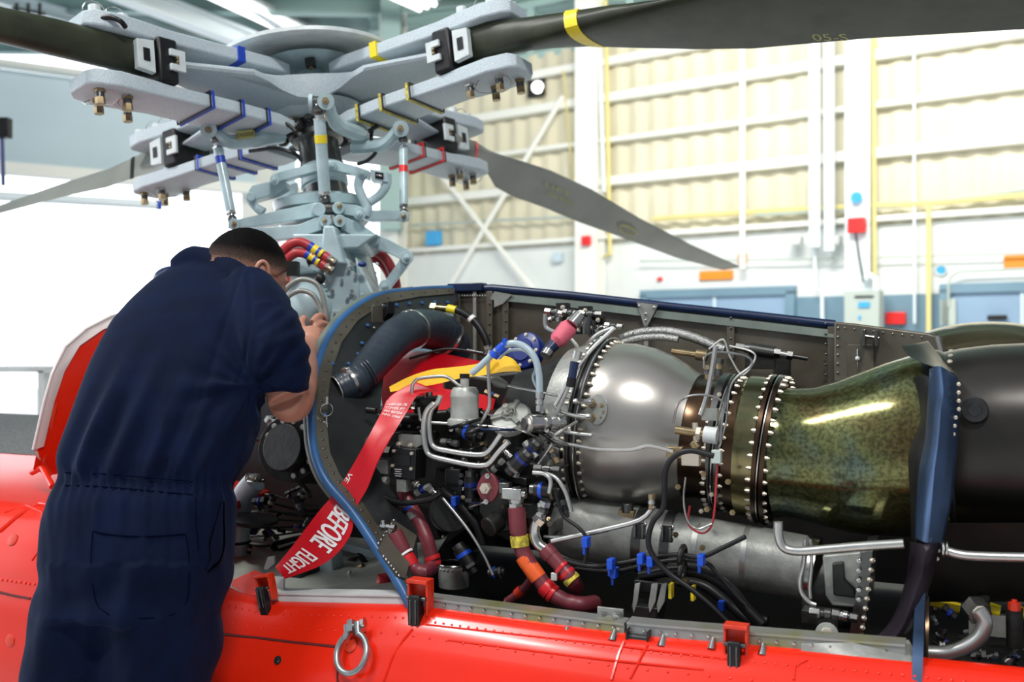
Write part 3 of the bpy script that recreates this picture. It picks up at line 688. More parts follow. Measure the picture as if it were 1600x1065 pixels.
mb = MB(); mb.cyl(Q(1463, 525, VW - .09), Q(1472, 560, VW - .09), .006, tube_m, 8); mb.build('edge_bead', cw)
# brackets, boxes on rails: rod with nuts
def rod(mb, a, b, segs):
    a, b = V(a), V(b); d = b - a
    for t0, t1, r, m, n in segs: mb.cyl(a + d * t0, a + d * t1, r, m, n)
t = thing('fuel_valve', 'gunmetal valve body with hex unions on the bay wall', 'valve')
mb = MB(); rod(mb, Q(1150, 541, .78), Q(1262, 560, .78), [(0, .12, .010, steel, 6), (.12, .2, .012, steel, 12), (.2, .55, .016, gunm, 16), (.55, .63, .013, steel, 6), (.63, .75, .009, tube_m, 10), (.72, .8, .012, steel, 6), (.8, 1, .006, gunm, 10)]); mb.build('valve_body', t)
mb = MB(); mb.box(Q(1190, 565, .79), U * .04, W * .015, Z * .018, castdark); mb.box(Q(1222, 575, .79), U * .02, W * .015, Z * .03, castdark); mb.build('bracket', t, .002)
# ---------------- engine ----------------
VE = .42
eng = thing('turboshaft_engine', 'steel turboshaft engine with mottled exhaust duct in the open bay', 'engine')
def R_at(p, rp): return rp * p.y / F
def body(prof, m, v=VE, n=56, mb=None):
    """prof: (px, py of the axis, radius in px)"""
    pts = [Q(x, y, v) for x, y, _ in prof]; rr = [R_at(p, r[2]) for p, r in zip(pts, prof)]
    mb = mb or MB(); R = []; N = len(pts)
    ax = (pts[-1] - pts[0]).normalized()
    for i in range(N):
        x = W; d = (pts[min(i + 1, N - 1)] - pts[max(i - 1, 0)])
        d = ax if d.length < 1e-6 or N < 3 else (d.normalized() * .35 + ax * .65).normalized()
        x = (W - d * W.dot(d)).normalized(); y = d.cross(x)
        R.append([pts[i] + (x * math.cos(2 * math.pi * k / n) + y * math.sin(2 * math.pi * k / n)) * rr[i] for k in range(n)])
    mb.rings(R, m); return mb
AX0, AX1 = Q(935, 658, VE), Q(1205, 702, VE); AXD = (AX1 - AX0).normalized()
def ringp(px, py, rp, n, off=0):
    c = Q(px, py, VE) + AXD * off; r = R_at(c, rp); x = (W - AXD * W.dot(AXD)).normalized(); y = AXD.cross(x)
    return [(c + (x * math.cos(2 * math.pi * k / n) + y * math.sin(2 * math.pi * k / n)) * r, (x * math.cos(2 * math.pi * k / n) + y * math.sin(2 * math.pi * k / n))) for k in range(n)]
body([(800, 640, 40), (812, 640, 62), (850, 646, 78), (875, 650, 96), (905, 654, 112), (930, 658, 117)], castdark).build('intake_casing', eng, angle=30)
body([(885, 650, 108), (905, 654, 116), (931, 658, 120)], casing2).build('diffuser_ring', eng, angle=30)
front_flange = body([(929, 657, 121), (930, 657, 131), (935, 658, 131), (936, 658, 124), (941, 659, 124), (942, 659, 131), (947, 660, 131), (948, 660, 122)], gunm).build('front_flange', eng, angle=20)
body([(946, 660, 123), (958, 661, 126), (980, 664, 128), (1010, 668, 125), (1035, 672, 118), (1055, 676, 110), (1072, 680, 102), (1085, 682, 98)], casing).build('combustion_casing', eng, angle=50)
body([(1082, 683, 96), (1090, 684, 93), (1110, 686, 93), (1128, 690, 96)], brownm).build('turbine_nozzle_case', eng, angle=30)
turbine_flange = body([(1126, 690, 97), (1127, 690, 108), (1133, 690, 108), (1134, 691, 99), (1139, 692, 99), (1140, 692, 107), (1146, 693, 107), (1147, 693, 98)], gunm).build('turbine_flange', eng, angle=20)
body([(1146, 693, 100), (1150, 694, 104), (1166, 696, 105)], brownm).build('power_turbine_case', eng, angle=25)
body([(1165, 696, 105), (1166, 696, 110), (1180, 698, 111), (1196, 700, 111), (1198, 700, 106)], goldm).build('power_turbine_case', eng, angle=25)
exhaust_flange = body([(1196, 700, 106), (1197, 700, 117), (1203, 701, 117), (1204, 701, 109), (1208, 702, 109), (1209, 702, 118), (1215, 703, 118), (1216, 703, 106)], brownm).build('exhaust_flange', eng, angle=20)
body([(1214, 704, 104), (1222, 705, 101), (1245, 708, 102), (1280, 712, 108), (1320, 712, 118), (1360, 708, 128), (1400, 702, 136), (1440, 696, 142), (1475, 694, 144)], exh).build('exhaust_duct', eng, angle=60)
for (px, py, rp, n, off, m, nm) in ((929, 657, 127, 46, -.004, bolt_m, front_flange), (947, 660, 127, 46, .004, bolt_m, front_flange), (1127, 690, 104, 34, -.003, bolt_m, turbine_flange), (1147, 693, 104, 34, .003, bolt_m, turbine_flange), (1196, 700, 113, 38, -.003, bolt_m, exhaust_flange), (1215, 703, 114, 38, .003, bolt_m, exhaust_flange)):
    mb = MB(); sg = 1 if off > 0 else -1
    for p, nn in ringp(px, py, rp, n, off):
        mb.cyl(p - AXD * sg * .004, p + AXD * sg * .0035, .0046, m, 6); mb.cyl(p + AXD * sg * .003, p + AXD * sg * .0065, .0026, m, 6)
    mb.build('flange_bolts', nm)
mb = MB()
for px, py, rp in ((931, 657, 133), (944, 660, 133), (1137, 691, 107), (1206, 701, 116)):
    pr = [p for p, _ in ringp(px, py, rp, 60)]; mb.tube(pr, .0022, steel, 6, closed=True)
mb.build('lock_wire_ring', eng)
# mounting boss with two unions on the casing
def on_casing(px, py, rp=126, cx=None):
    """a point of the casing's near side seen at a pixel"""
    r0 = ray(px, py); best = None
    for k in range(400):
        p = CAM + r0 * (1.6 + k * .002); q = p - AX0; t = q.dot(AXD); rad = (q - AXD * t)
        R0 = rp * AX0.y / F
        if rad.length <= R0: return p, rad.normalized()
    p = hit(px, py, AX0 - W * .18, W); return p, -W
mb = MB(); p, n_ = on_casing(934, 640, 128); x, y, _ = frame(n_)
mb.prism([p + (x * math.cos(a) * .022 + y * math.sin(a) * .034) - n_ * .004 for a in [k * math.pi / 10 for k in range(20)]], n_ * .008, casing2); igb = mb.build('igniter_boss', eng, .001)
mb = MB()
for px, py in ((927, 632), (926, 652)):
    p, n_ = on_casing(px, py, 128); mb.cyl(p, p + n_ * .02, .010, brass, 6); mb.cyl(p + n_ * .02, p + n_ * .03, .007, steel, 12); mb.cyl(p + n_ * .028 + U * .004, p + n_ * .028 - U * .036, .0055, steel, 6)
for px, py in ((941, 634), (940, 652), (944, 645)): p, n_ = on_casing(px, py, 128); mb.bolt(p, n_, .005, brass)
mb.build('igniter_union', igb)
# thin lines
def line(pts, rpx, m, name, v=.2, sm=5, parent=None, n=8, **k):
    q = [Q(p[0], p[1], p[2] if len(p) > 2 else v) for p in pts]; mb = MB(); mb.tube(q, R_at(q[0], rpx), m, n, smooth=sm)
    return mb.build(name, parent or eng, **k)
def fit(mb, px, py, dx, dy, ln, r, m1, m2=None, v=.2, dv=0):
    """a hexagon union with collars, along a screen-ish direction, ln and r in px"""
    a, b = Q(px, py, v), Q(px + dx * ln, py + dy * ln, v + dv); k = R_at(a, r); m2 = m2 or m1
    rod(mb, a, b, [(0, .3, k, m1, 6), (.3, .42, k * .7, m2, 12), (.42, .62, k * .95, m2, 14), (.62, .7, k * .7, m1, 12), (.7, 1, k * .9, m1, 6)])
line([(862, 691), (895, 695), (930, 701), (985, 702), (1012, 696), (1035, 700), (1052, 705)], 3, tube_m, 'fuel_line', v=.18, sm=4)
mb = MB(); mb.box(Q(1055, 706, .2), U * .016, W * .01, Z * .011, brass); mb.box(Q(1080, 716, .2), U * .018, W * .01, Z * .014, bolt_m); mb.cyl(Q(1090, 700, .2), Q(1082, 690, .2), .009, brass, 12); mb.build('line_clamp', eng, .001)
# vertical tubes on the flange side
line([(960, 512), (925, 545), (898, 580), (872, 625), (868, 636), (885, 646), (915, 652)], 3.2, tube_m, 'drain_tube', v=.2)
line([(896, 566), (890, 600), (872, 640), (867, 655), (874, 672), (892, 676), (925, 680)], 3, tube_m, 'drain_tube', v=.19)
line([(852, 490), (852, 508), (860, 516), (890, 528), (905, 550), (903, 570)], 3.5, tube_m, 'drain_tube', v=.5)
mb = MB(); mb.cyl(Q(898, 565, .19), Q(894, 590, .19), .009, bluedark, 12); mb.cyl(Q(894, 590, .19), Q(892, 604, .19), .0105, black, 12); mb.cyl(Q(900, 560, .19), Q(903, 548, .19), .0105, tube_m, 12); mb.build('sleeve_connector', eng)
line([(1118, 540), (1112, 580), (1104, 620), (1095, 648)], 4, tube_m, 'harness_tube', v=.19, n=6)
line([(1108, 545), (1130, 530), (1140, 555), (1160, 585), (1180, 560), (1172, 548), (1140, 540)], 1.6, tube_m, 'harness_wire', v=.25)
line([(1100, 575), (1102, 556), (1125, 550), (1165, 556), (1174, 570), (1150, 590), (1140, 610), (1134, 660), (1124, 700)], 1.8, steel, 'harness_wire', v=.2)
line([(1052, 661), (1060, 630), (1080, 618), (1110, 618), (1130, 630), (1128, 660), (1125, 690)], 1.8, steel, 'harness_wire', v=.18)
line([(1124, 710), (1120, 740), (1117, 790), (1112, 820), (1100, 832), (1085, 828), (1075, 815), (1078, 790)], 1.8, rhose, 'capillary_tube', v=.18)
line([(1071, 745), (1068, 780), (1074, 812), (1090, 826), (1113, 818)], 1.8, steel, 'capillary_tube', v=.17)
mb = MB(); mb.box(Q(1120, 713, .17), U * .009, W * .008, Z * .013, panelgrey); mb.box(Q(1110, 647, .2), U * .016, W * .01, Z * .012, casing2)
mb.build('junction_block', eng, .001, label='small pale junction block')
mb = MB(); rod(mb, Q(1056, 671, .2), Q(1122, 681, .2), [(0, .5, .0085, brass, 12), (.5, .6, .014, bolt_m, 6), (.6, .68, .009, brass, 12), (.68, .98, .017, white, 14)]); mb.cyl(Q(1086, 660, .2), Q(1088, 690, .2), .006, bolt_m, 8)
mb.build('thermocouple_plug', eng, label='white ceramic thermocouple plug')
mb = MB(); rod(mb, Q(1050, 548, .5), Q(1105, 556, .5), [(0, .7, .007, brass, 12), (.7, 1, .013, brass, 14)]); fit(mb, 1106, 570, .1, 1, 22, 8, brass, gunm, .35); fit(mb, 1125, 560, -.1, 1, 26, 7, gunm, brass, .35)
for k in range(9): mb.bolt(Q(1112 - 2 * k + (k % 2) * 14, 590 + 26 * k, .28), -W, .005, bolt_m)
for x, y in ((1138, 752), (1145, 800), (1100, 740), (1105, 795), (1060, 760), (1098, 855), (1056, 835)): mb.bolt(Q(x, y, .22), -W, .006, brass)
mb.build('turbine_fitting', eng)
# lower starter duct
body([(868, 812, 20), (874, 815, 44), (900, 822, 50), (1000, 840, 50), (1080, 855, 50), (1180, 872, 50), (1256, 886, 50), (1262, 887, 44)], casing2, v=.34).build('lower_duct', eng, angle=40)
lower_duct = bpy.data.objects['lower_duct']
mb = MB()
for x, y in ((1090, 858), (1165, 870)): body([(x, y, 51), (x + 8, y + 1, 51)], tube_m, .34, 40, mb)
for x, y in ((1000, 841), (1043, 848)): body([(x, y, 52), (x + 14, y + 2, 52)], gunm, .34, 40, mb)
mb.build('duct_band', lower_duct, label='bright duct clamp band')
mb = MB()
for x, y in ((1000, 828), (1043, 833)):
    c = Q(x, y, .19); mb.box(c, U * .011, W * .006, Z * .017, castdark); mb.cyl(c - U * .014 + Z * .013, c + U * .014 + Z * .013, .0055, steel, 8); mb.cyl(c - U * .012 - Z * .008, c + U * .012 - Z * .008, .006, gunm, 6)
    mb.box(c - U * .008 - W * .006, U * .002, W * .006, Z * .014, gunm); mb.box(c + U * .008 - W * .006, U * .002, W * .006, Z * .014, gunm)
mb.build('band_clamp', lower_duct, .0008)
mb = MB(); p = Q(980, 800, .3); mb.cyl(p + Z * .02, p, .014, gunm, 12); mb.box(p - Z * .004, U * .018, W * .01, Z * .009, brass); mb.build('drain_boss', eng, .001)
# rear gearbox casting
mb = MB(); body([(1262, 895, 52), (1264, 895, 60), (1275, 898, 60), (1277, 898, 52)], steel, .32, 40, mb); mb.build('gearbox_flange', eng, angle=25)
mb = MB(); body([(1276, 903, 54), (1290, 915, 58), (1330, 922, 60), (1345, 924, 60)], castdark, .32, 36, mb); mb.prism([Q(x, y, .16) for x, y in ((1285, 868), (1345, 862), (1345, 950), (1300, 946), (1290, 930))], W * .1, casing2)
mb.build('rear_gearbox', eng, .003, angle=25)
mb = MB(); mb.prism([Q(x, y, .15) for x, y in ((1300, 880), (1318, 878), (1320, 905), (1335, 920), (1338, 935), (1302, 930))], W * .02, castdark); mb.build('gearbox_recess', eng, .003)
mb = MB(); mb.prism([Q(x, y, .14) for x, y in ((1346, 862), (1364, 860), (1350, 1000), (1325, 1000), (1335, 940))], W * .16, gunm)
for k in range(9): mb.bolt(Q(1362 - k * 2.2, 875 + k * 15, .135), (-W * .6 + U), .005, bolt_m); 
for k in range(5): mb.bolt(Q(1342, 876 + k * 15, .135), -W, .005, steel)
mb.build('gearbox_rear_plate', eng, .001)
mb = MB(); mb.box(Q(1285, 962, .14), U * .035, W * .02, Z * .012, castdark)
fit(mb, 1265, 955, 1, .12, 55, 8, steel, gunm, .1); fit(mb, 1300, 958, 1, .2, 40, 9, gunm, steel, .1)
mb.cyl(Q(1292, 990, .1), Q(1292, 990, .06), .020, casing2, 20); mb.cyl(Q(1292, 990, .06), Q(1292, 990, .045), .012, bolt_m, 6); mb.prism([Q(x, y, .1) for x, y in ((1275, 965), (1310, 965), (1308, 1000), (1280, 1000))], W * .02, castdark)
mb.build('mount_foot', eng, .001)
line([(1258, 842), (1256, 880), (1250, 905), (1252, 925), (1264, 940), (1275, 945)], 3.4, tube_m, 'oil_line', v=.12); line([(1266, 842), (1268, 880), (1265, 915), (1266, 935)], 3, tube_m, 'oil_line', v=.13)
# long drain pipes crossing below the exhaust
mb = MB(); mb.tube([Q(x, y, .1) for x, y in ((1216, 815), (1217, 838), (1226, 856), (1250, 861), (1290, 858), (1350, 853), (1412, 849))], .0085, tube_m, 14, smooth=5)
o = mb.build('drain_pipe'); o['label'] = 'bent satin metal pipe running below the exhaust to the blue shield'; o['category'] = 'pipe'
mb = MB(); mb.tube([Q(x, y, .1) for x, y in ((1478, 860), (1500, 866), (1540, 869), (1680, 872))], .008, tube_m, 14, smooth=4)
for x in (1474, 1480): mb.tube([Q(x, 858, .1) + Z * .013 * math.sin(a) + W * .013 * math.cos(a) for a in [k * .6 for k in range(11)]], .002, steel, 6)
o = mb.build('drain_pipe'); o['label'] = 'satin metal pipe leaving the blue shield toward the right edge'; o['category'] = 'pipe'
# ---------------- accessories at the front ----------------
acc = thing('accessory_gearbox', 'dark accessory gearbox crowded with pumps and silver tubes', 'gearbox')
mb = MB()
mb.prism([Q(x, y, .30) for x, y in ((590, 650), (700, 640), (810, 650), (880, 640), (905, 700), (880, 800), (800, 850), (740, 820), (650, 790), (590, 740))], W * .3, castdark)
mb.build('gearbox_housing', acc, .006)
mb = MB(); mb.prism([Q(x, y, .45) for x, y in ((690, 590), (900, 570), (900, 700), (690, 700))], W * .2, baydark); mb.build('rear_shroud', acc, .01)
# canister
mb = MB(); c = Q(726, 655, .20); r = R_at(c, 22); zz = Z + U * .0
mb.lathe(c - Z * .012, zz, [(0, r * 1.22), (.006, r * 1.25), (.012, r * 1.2), (.016, r * 1.02), (.028, r), (.060, r), (.062, r * 1.03), (.066, r * 1.03), (.068, r), (.076, r * .97), (.084, r * .8), (.086, 0.002)], canm, 32)
cn = mb.build('filter_canister', acc, angle=30)
mb = MB(); mb.cyl(c + Z * .07, c + Z * .094, r * .32, canm, 14); mb.cyl(c + Z * .092, c + Z * .102, r * .36, black, 12); mb.build('canister_cap', cn)
# round pump lid
mb = MB(); c = Q(797, 650, .22); d = (Z * .74 - W * .66 - U * .05).normalized(); r = R_at(c, 32)
mb.lathe(c - d * .022, d, [(0, r * .93), (.003, r * 1.0), (.015, r * 1.03), (.019, r * 1.0), (.024, r * .92), (.026, r * .4), (.03, r * .36)], canm, 36)
ld = mb.build('pump_cover', acc, angle=30)
mb = MB(); x, y, _ = frame(d)
for k in range(3): a = k * 2.09 + .4; dd = x * math.cos(a) + y * math.sin(a); mb.box(c + d * .006 + dd * r * .55, dd * r * .38, d * .005, d.cross(dd) * .005, casing2)
mb.cyl(c, c + d * .022, .012, steel, 6); mb.cyl(c + d * .022, c + d * .034, .007, steel, 10); mb.torus(c + d * .010, d, .015, .003, steel, 16, 6); mb.build('cover_nut', ld)
mb = MB(); mb.cyl(Q(797, 665, .25), Q(797, 700, .25), r * .85, castdark, 28); mb.build('pump_body', acc)
# fuel control with small cover (left top)
mb = MB(); c = Q(665, 632, .24); mb.lathe(c, Z, [(-.02, .026), (0, .032), (.006, .036), (.016, .036), (.02, .03)], castdark, 24)
for k in range(4): mb.bolt(c + Z * .016 + V((math.cos(k * 1.57), math.sin(k * 1.57), 0)) * .028, Z, .005, steel)
mb.cyl(c + Z * .018 + U * .008, c + Z * .032 + U * .008, .009, steel, 8); mb.build('metering_unit', acc)
mb = MB(); mb.box(Q(640, 632, .2), U * .018, W * .01, Z * .006, steel); fit(mb, 628, 634, 1, 0, 22, 6, steel, brass, .19); mb.build('banjo_union', acc, .0008)
# ribbed block
mb = MB()
for k in range(4): mb.cyl(Q(592, 652 + k * 9, .22) + W * .02 * k, Q(655 + k * 3, 656 + k * 9, .22) + W * .02 * k, .011, castdark, 12)
mb.box(Q(622, 680, .2), U * .05, W * .03, Z * .010, castdark)
for k in range(5): mb.bolt(Q(598 + k * 14, 660 + k * 2, .185), -W, .0045, gunm)
mb.cyl(Q(573, 640, .2), Q(588, 642, .2), .008, castdark, 12); mb.build('servo_block', acc, .002)
mb = MB(); mb.prism([Q(x, y, .15) for x, y in ((622, 678), (658, 680), (655, 672), (662, 672), (660, 694), (640, 706), (622, 698))], W * .012, casing2)
for x, y in ((624, 694), (642, 696)): mb.bolt(Q(x, y, .147), -W, .007, bolt_m)
mb.build('grey_bracket', acc, .001)
mb = MB(); mb.prism([Q(x, y, .12) for x, y in ((611, 698), (650, 702), (648, 750), (610, 745))], W * .05, black)
bx_ = mb.build('control_box', acc, .002, label='black control box with data plate')
mb = MB()
for x, y in ((616, 704), (644, 708), (614, 727), (643, 732)): mb.bolt(Q(x, y, .118), -W, .004, bolt_m)
mb.prism([Q(x, y, .1185) for x, y in ((615, 710), (641, 712), (640, 728), (614, 725))], W * .002, castdark)
for k in range(4): mb.box(Q(622, 733 + k * 3.4, .1185), U * (.009 - .002 * (k % 2)), W * .0005, Z * .0006, letter)
mb.build('box_face', bx_)
mb = MB(); mb.box(Q(632, 757, .14), U * .012, W * .015, Z * .014, casing2); mb.box(Q(600, 728, .16), U * .016, W * .01, Z * .016, casing2)
fit(mb, 606, 752, -1, -.1, 26, 8, casing2, steel, .15); fit(mb, 646, 752, .6, .5, 16, 6, steel, bolt_m, .14); mb.build('box_mount', acc, .001)
mb = MB(); fit(mb, 612, 706, -1, -.08, 38, 10, steel, bluecover, .15); mb.tube([Q(x, y, .15) for x, y in ((578, 702), (570, 708), (568, 716))], .004, steel, 8); mb.build('electrical_plug', acc)
mb = MB()
for x in (586, 592, 598): mb.cyl(Q(x, 668, .2), Q(x - 1, 700, .2), .004, steel, 8)
mb.build('guide_pin', acc)
# silver tube loops
def loop(pts, rpx, v, name='silver_tube', parent=None, m=tube_m, **k):
    q = [Q(p[0], p[1], p[2] if len(p) > 2 else v) for p in pts]; mb = MB(); mb.tube(q, R_at(q[0], rpx), m, 12, smooth=6); return mb.build(name, parent or acc, **k)
loop([(688, 618), (684, 628), (674, 640), (670, 655), (671, 675), (674, 692), (682, 700), (700, 704), (730, 709), (752, 710), (762, 706), (770, 697), (783, 678)], 4.3, .13)
loop([(678, 630), (668, 640), (663, 655), (662, 680), (666, 702), (674, 712), (700, 719), (735, 726), (755, 727), (766, 722), (780, 705), (795, 690)], 4.3, .12)
loop([(644, 632), (644, 605), (648, 596), (656, 591), (680, 588), (695, 588), (704, 592), (716, 601), (722, 604)], 2.8, .18)
loop([(654, 636), (656, 650), (660, 658), (690, 661), (720, 662), (750, 665), (780, 668), (800, 672)], 2.6, .19)
loop([(766, 548), (763, 560), (764, 600), (765, 630), (760, 645), (750, 664)], 2.9, .2)
loop([(640, 560), (700, 545), (765, 555)], 2, .45, 'control_rod', m=black); loop([(730, 547), (755, 552)], 3, .45, 'control_rod', m=gunm)
loop([(735, 588), (770, 596), (800, 604), (862, 616), (905, 625)], 2.2, .24, 'igniter_lead', m=steel)
mb = MB(); mb.tube([Q(x, y, .24) for x, y in ((738, 588), (768, 592), (776, 596), (792, 602))], [.005, .006, .013, .008], casing2, 12); mb.build('rubber_boot', acc, label='grey rubber boot')
loop([(858, 770), (860, 750), (850, 740), (833, 738)], 3.4, .1); loop([(835, 738), (858, 741), (872, 750), (884, 770), (893, 800)], 3.4, .11)
loop([(862, 694), (850, 712), (838, 728)], 2.4, .15)
# pipe from cover area, clear tube with blue bands
t = thing('translucent_hose', 'pale translucent hose with blue ties arching over the pump cover', 'hose')
mb = MB(); mb.tube([Q(x, y, .16) for x, y in ((737, 583), (750, 572), (770, 553), (785, 541), (803, 536), (822, 543), (836, 560), (842, 585), (843, 612))], .0075, clearp, 12, smooth=6); mb.tube([Q(x, y, .18) for x, y in ((780, 560), (795, 548), (820, 548), (838, 570), (833, 590), (842, 612))], .0032, clearp, 8, smooth=6); mb.build('hose', t)
mb = MB(); mb.cyl(Q(779, 548, .16), Q(788, 540, .16), .0115, bluetie, 12); mb.cyl(Q(771, 556, .16), Q(776, 550, .16), .0115, bluetie, 12); mb.box(Q(789, 534, .155), U * .004, W * .004, Z * .008, bluetie); mb.build('blue_tie', t)
mb = MB(); fit(mb, 843, 612, 0, 1, 30, 7, steel, tube_m, .16); mb.build('hose_union', t)
mb = MB(); rod(mb, Q(818, 662, .12), Q(882, 660, .2), [(0, .08, .014, steel, 6), (.08, .12, .018, tube_m, 20), (.12, .4, .020, steel, 20), (.4, .5, .013, tube_m, 16), (.5, .6, .018, steel, 6), (.6, .8, .014, tube_m, 16), (.8, .9, .017, steel, 16), (.9, 1, .01, steel, 12)])
mb.build('swivel_union', acc, label='bright swivel union')
# blue round plate, pink wrapped connector and the cluster above
mb = MB(); c = Q(820, 548, .5); d = (-W * .9 + Z * .3 - U * .2).normalized(); x, y, _ = frame(d); mb.lathe(c - d * .02, d, [(0, .048), (.02, .050), (.026, .046), (.03, .03), (.034, .028)], bluecover, 28)
b_ = mb.build('blue_cover', acc, label='dark blue round cover plate'); mb = MB()
for k in range(8): a = k * .785; mb.bolt(c + d * .005 + (x * math.cos(a) + y * math.sin(a)) * .040, d, .005, bolt_m)
mb.build('cover_bolts', b_)
mb = MB(); mb.tube([Q(856, 548, .36), Q(868, 535, .38)], [.013, .015], bluedark, 12); mb.cyl(Q(852, 556, .35), Q(857, 548, .36), .014, steel, 10)
mb.build('plug_end', acc)
t = thing('pink_wrapped_connector', 'pink tape-wrapped connector above the engine front', 'connector'); mb = MB(); mb.tube([Q(868, 536, .38), Q(872, 531, .38), Q(888, 512, .4), Q(893, 507, .4)], [.015, .021, .022, .017], pink, 14); mb.build('wrapping', t)
mb = MB(); mb.tube([Q(893, 507, .4), Q(906, 492, .42)], [.016, .015], steel, 12); mb.build('barrel', t)
mb = MB()
for (x, y, dx, dy, ln, r) in ((852, 486, 1, .15, 30, 6), (880, 488, .9, .1, 26, 7), (905, 490, 1, .05, 36, 7), (925, 500, 0, 1, 26, 7), (868, 484, .3, 1, 18, 6), (945, 508, 1, .1, 28, 6), (900, 500, .7, .5, 30, 9), (858, 500, .8, -.3, 22, 5), (930, 515, .9, -.2, 24, 6)): fit(mb, x, y, dx, dy, ln, r, steel if r != 7 else gunm, gunm, .52)
for x, y in ((880, 480), (915, 485), (935, 500), (905, 515), (890, 498)): mb.box(Q(x, y, .54), U * .016, W * .01, Z * .011, castdark); mb.bolt(Q(x, y, .52), -W, .006, bolt_m)
mb.build('bleed_valve_cluster', acc, .0006)
mb = MB(); mb.cyl(Q(918, 495, .5), Q(917, 522, .5), .011, gunm, 14); mb.build('solenoid', acc)
line([(958, 512), (935, 522), (915, 540), (900, 555)], 4, tube_m, 'elbow_tube', v=.42, parent=acc)
t = thing('braided_hose', 'braided steel hose arching behind the top of the engine casing', 'hose')
brm = mat('steel_braid', (.55, .55, .53), .35, .9, 0, c2=(.16, .16, .15), scale=420, bump=1, bscale=420)
mb = MB(); mb.tube([Q(x, y, .55) for x, y in ((970, 530), (990, 522), (1015, 518), (1045, 518), (1080, 526), (1115, 540), (1132, 546))], .0115, brm, 14, smooth=8, ripple=.05); mb.build('braid', t)
mb = MB(); mb.tube([Q(x, y, .5) for x, y in ((972, 536), (995, 529), (1030, 526), (1060, 530))], .0085, brm, 12, smooth=6, ripple=.05); mb.build('second_braid', t)
# connector chain and clutter, lower front
mb = MB()
def plug(a, b, r, v=.15, band=bluecover):
    p, q = Q(*a, v), Q(*b, v); rod(mb, p, q, [(0, .15, r * .8, gunm, 12), (.15, .3, r, castdark, 16), (.3, .42, r * 1.06, band, 16), (.42, .7, r, black, 16), (.7, .8, r * 1.1, gunm, 6), (.8, 1, r * .7, castdark, 12)])
plug((842, 688), (815, 722), .018, .14); plug((828, 704), (795, 738), .017, .12); plug((716, 668), (756, 682), .017, .17, bluetie); plug((830, 764), (876, 768), .016, .12, bluetie); plug((800, 800), (760, 812), .017, .2); plug((735, 735), (738, 795), .015, .2)
plug((715, 850), (742, 895), .018, .2, bluetie); plug((765, 895), (790, 893), .013, .2, bluetie)
mb.build('connector_plug', acc)
mb = MB()
cl = [(820, 690, .6, .8, 30, 6, .13), (858, 700, .5, .9, 26, 7, .16), (850, 672, 1, .5, 24, 6, .16), (870, 700, -.4, .9, 30, 5, .2), (835, 730, 1, .1, 40, 6, .12), (785, 700, .6, .6, 24, 6, .2), (780, 660, 1, .3, 22, 5, .26), (745, 640, .8, .6, 20, 5, .26), (755, 690, .3, 1, 26, 7, .22), (700, 760, 1, .2, 26, 6, .22), (672, 762, .7, .7, 24, 6, .2), (722, 700, .2, 1, 24, 6, .24),
      (846, 785, 0, 1, 30, 7, .12), (690, 690, 1, .1, 26, 6, .24), (805, 760, .2, 1, 24, 9, .12), (770, 735, .6, -.6, 28, 6, .2), (845, 640, .4, .9, 22, 5, .25), (812, 715, -.2, 1, 30, 6, .14), (888, 640, .1, 1, 24, 6, .25), (700, 640, .8, .6, 18, 5, .24), (758, 612, 1, .4, 22, 5, .32), (580, 760, .3, -.8, 20, 6, .14), (650, 770, 1, -.5, 22, 6, .15), (880, 780, .2, 1, 28, 6, .2), (740, 780, .3, .9, 26, 6, .22), (790, 780, -.5, .9, 30, 6, .2)]
for x, y, dx, dy, ln, r, v in cl: fit(mb, x, y, dx, dy, ln, r, random.choice((steel, gunm, casing2, brass)), random.choice((gunm, castdark, bluecover, steel)), v)
mb.build('pipe_union', acc)
mb = MB()
for k in range(46):
    x, y = random.uniform(690, 895), random.uniform(650, 840); v = random.uniform(.16, .28); mb.bolt(Q(x, y, v), (-W + Z * random.uniform(-.5, .8) + U * random.uniform(-.5, .5)), random.uniform(.0035, .0065), random.choice((steel, bolt_m, gunm, brass)))
mb.build('small_bolts', acc)
mb = MB()
for k in range(16):
    x, y = random.uniform(690, 880), random.uniform(650, 830); v = random.uniform(.22, .30); mb.box(Q(x, y, v), (U * random.uniform(.008, .02) + Z * random.uniform(-.01, .01)), W * .02, Z * random.uniform(.006, .018), random.choice((castdark, gunm, casing2, black)))
mb.build('cast_lug', acc, .0015)
mb = MB()
for k in range(14):
    x, y = random.uniform(700, 860), random.uniform(660, 800); a = random.uniform(-1, 1); L = random.uniform(25, 60)
    q = [Q(x, y, .17), Q(x + L * .5, y + a * 14, .15), Q(x + L, y + a * 30, .19)]; mb.tube(q, random.choice((.002, .003, .004)), random.choice((black, black, tube_m, bluedark)), 6, smooth=5)
mb.build('loose_wiring', acc)
mb = MB(); c = Q(762, 762, .13); mb.prism([Q(762 + 18 * math.cos(a) * (1 - .25 * abs(math.sin(a))), 762 + 24 * math.sin(a), .12) for a in [k * math.pi / 10 for k in range(20)]], W * .012, maroon); fl = mb.build('maroon_flange', acc, .002, label='maroon oval flange')
mb = MB(); mb.bolt(Q(760, 762, .118), -W, .012, bolt_m, .01)
for x, y in ((763, 743), (761, 783)): mb.bolt(Q(x, y, .118), -W, .006, steel)
mb.build('flange_bolts', fl)
mb = MB(); mb.prism([Q(x, y, .18) for x, y in ((750, 735), (760, 730), (800, 790), (812, 830), (770, 830), (748, 800))], W * .06, castdark); mb.cyl(Q(780, 812, .15), Q(762, 824, .12), .022, castdark, 18); mb.build('pump_housing', acc, .003)
mb = MB()
for k in range(3): mb.box(Q(716 + k * 2, 745 + k * 20, .24), U * .02, W * .03, Z * .022, black)
mb.cyl(Q(700, 800, .28), Q(706, 800, .2), .045, castdark, 24); mb.build('starter_generator', acc, .003)
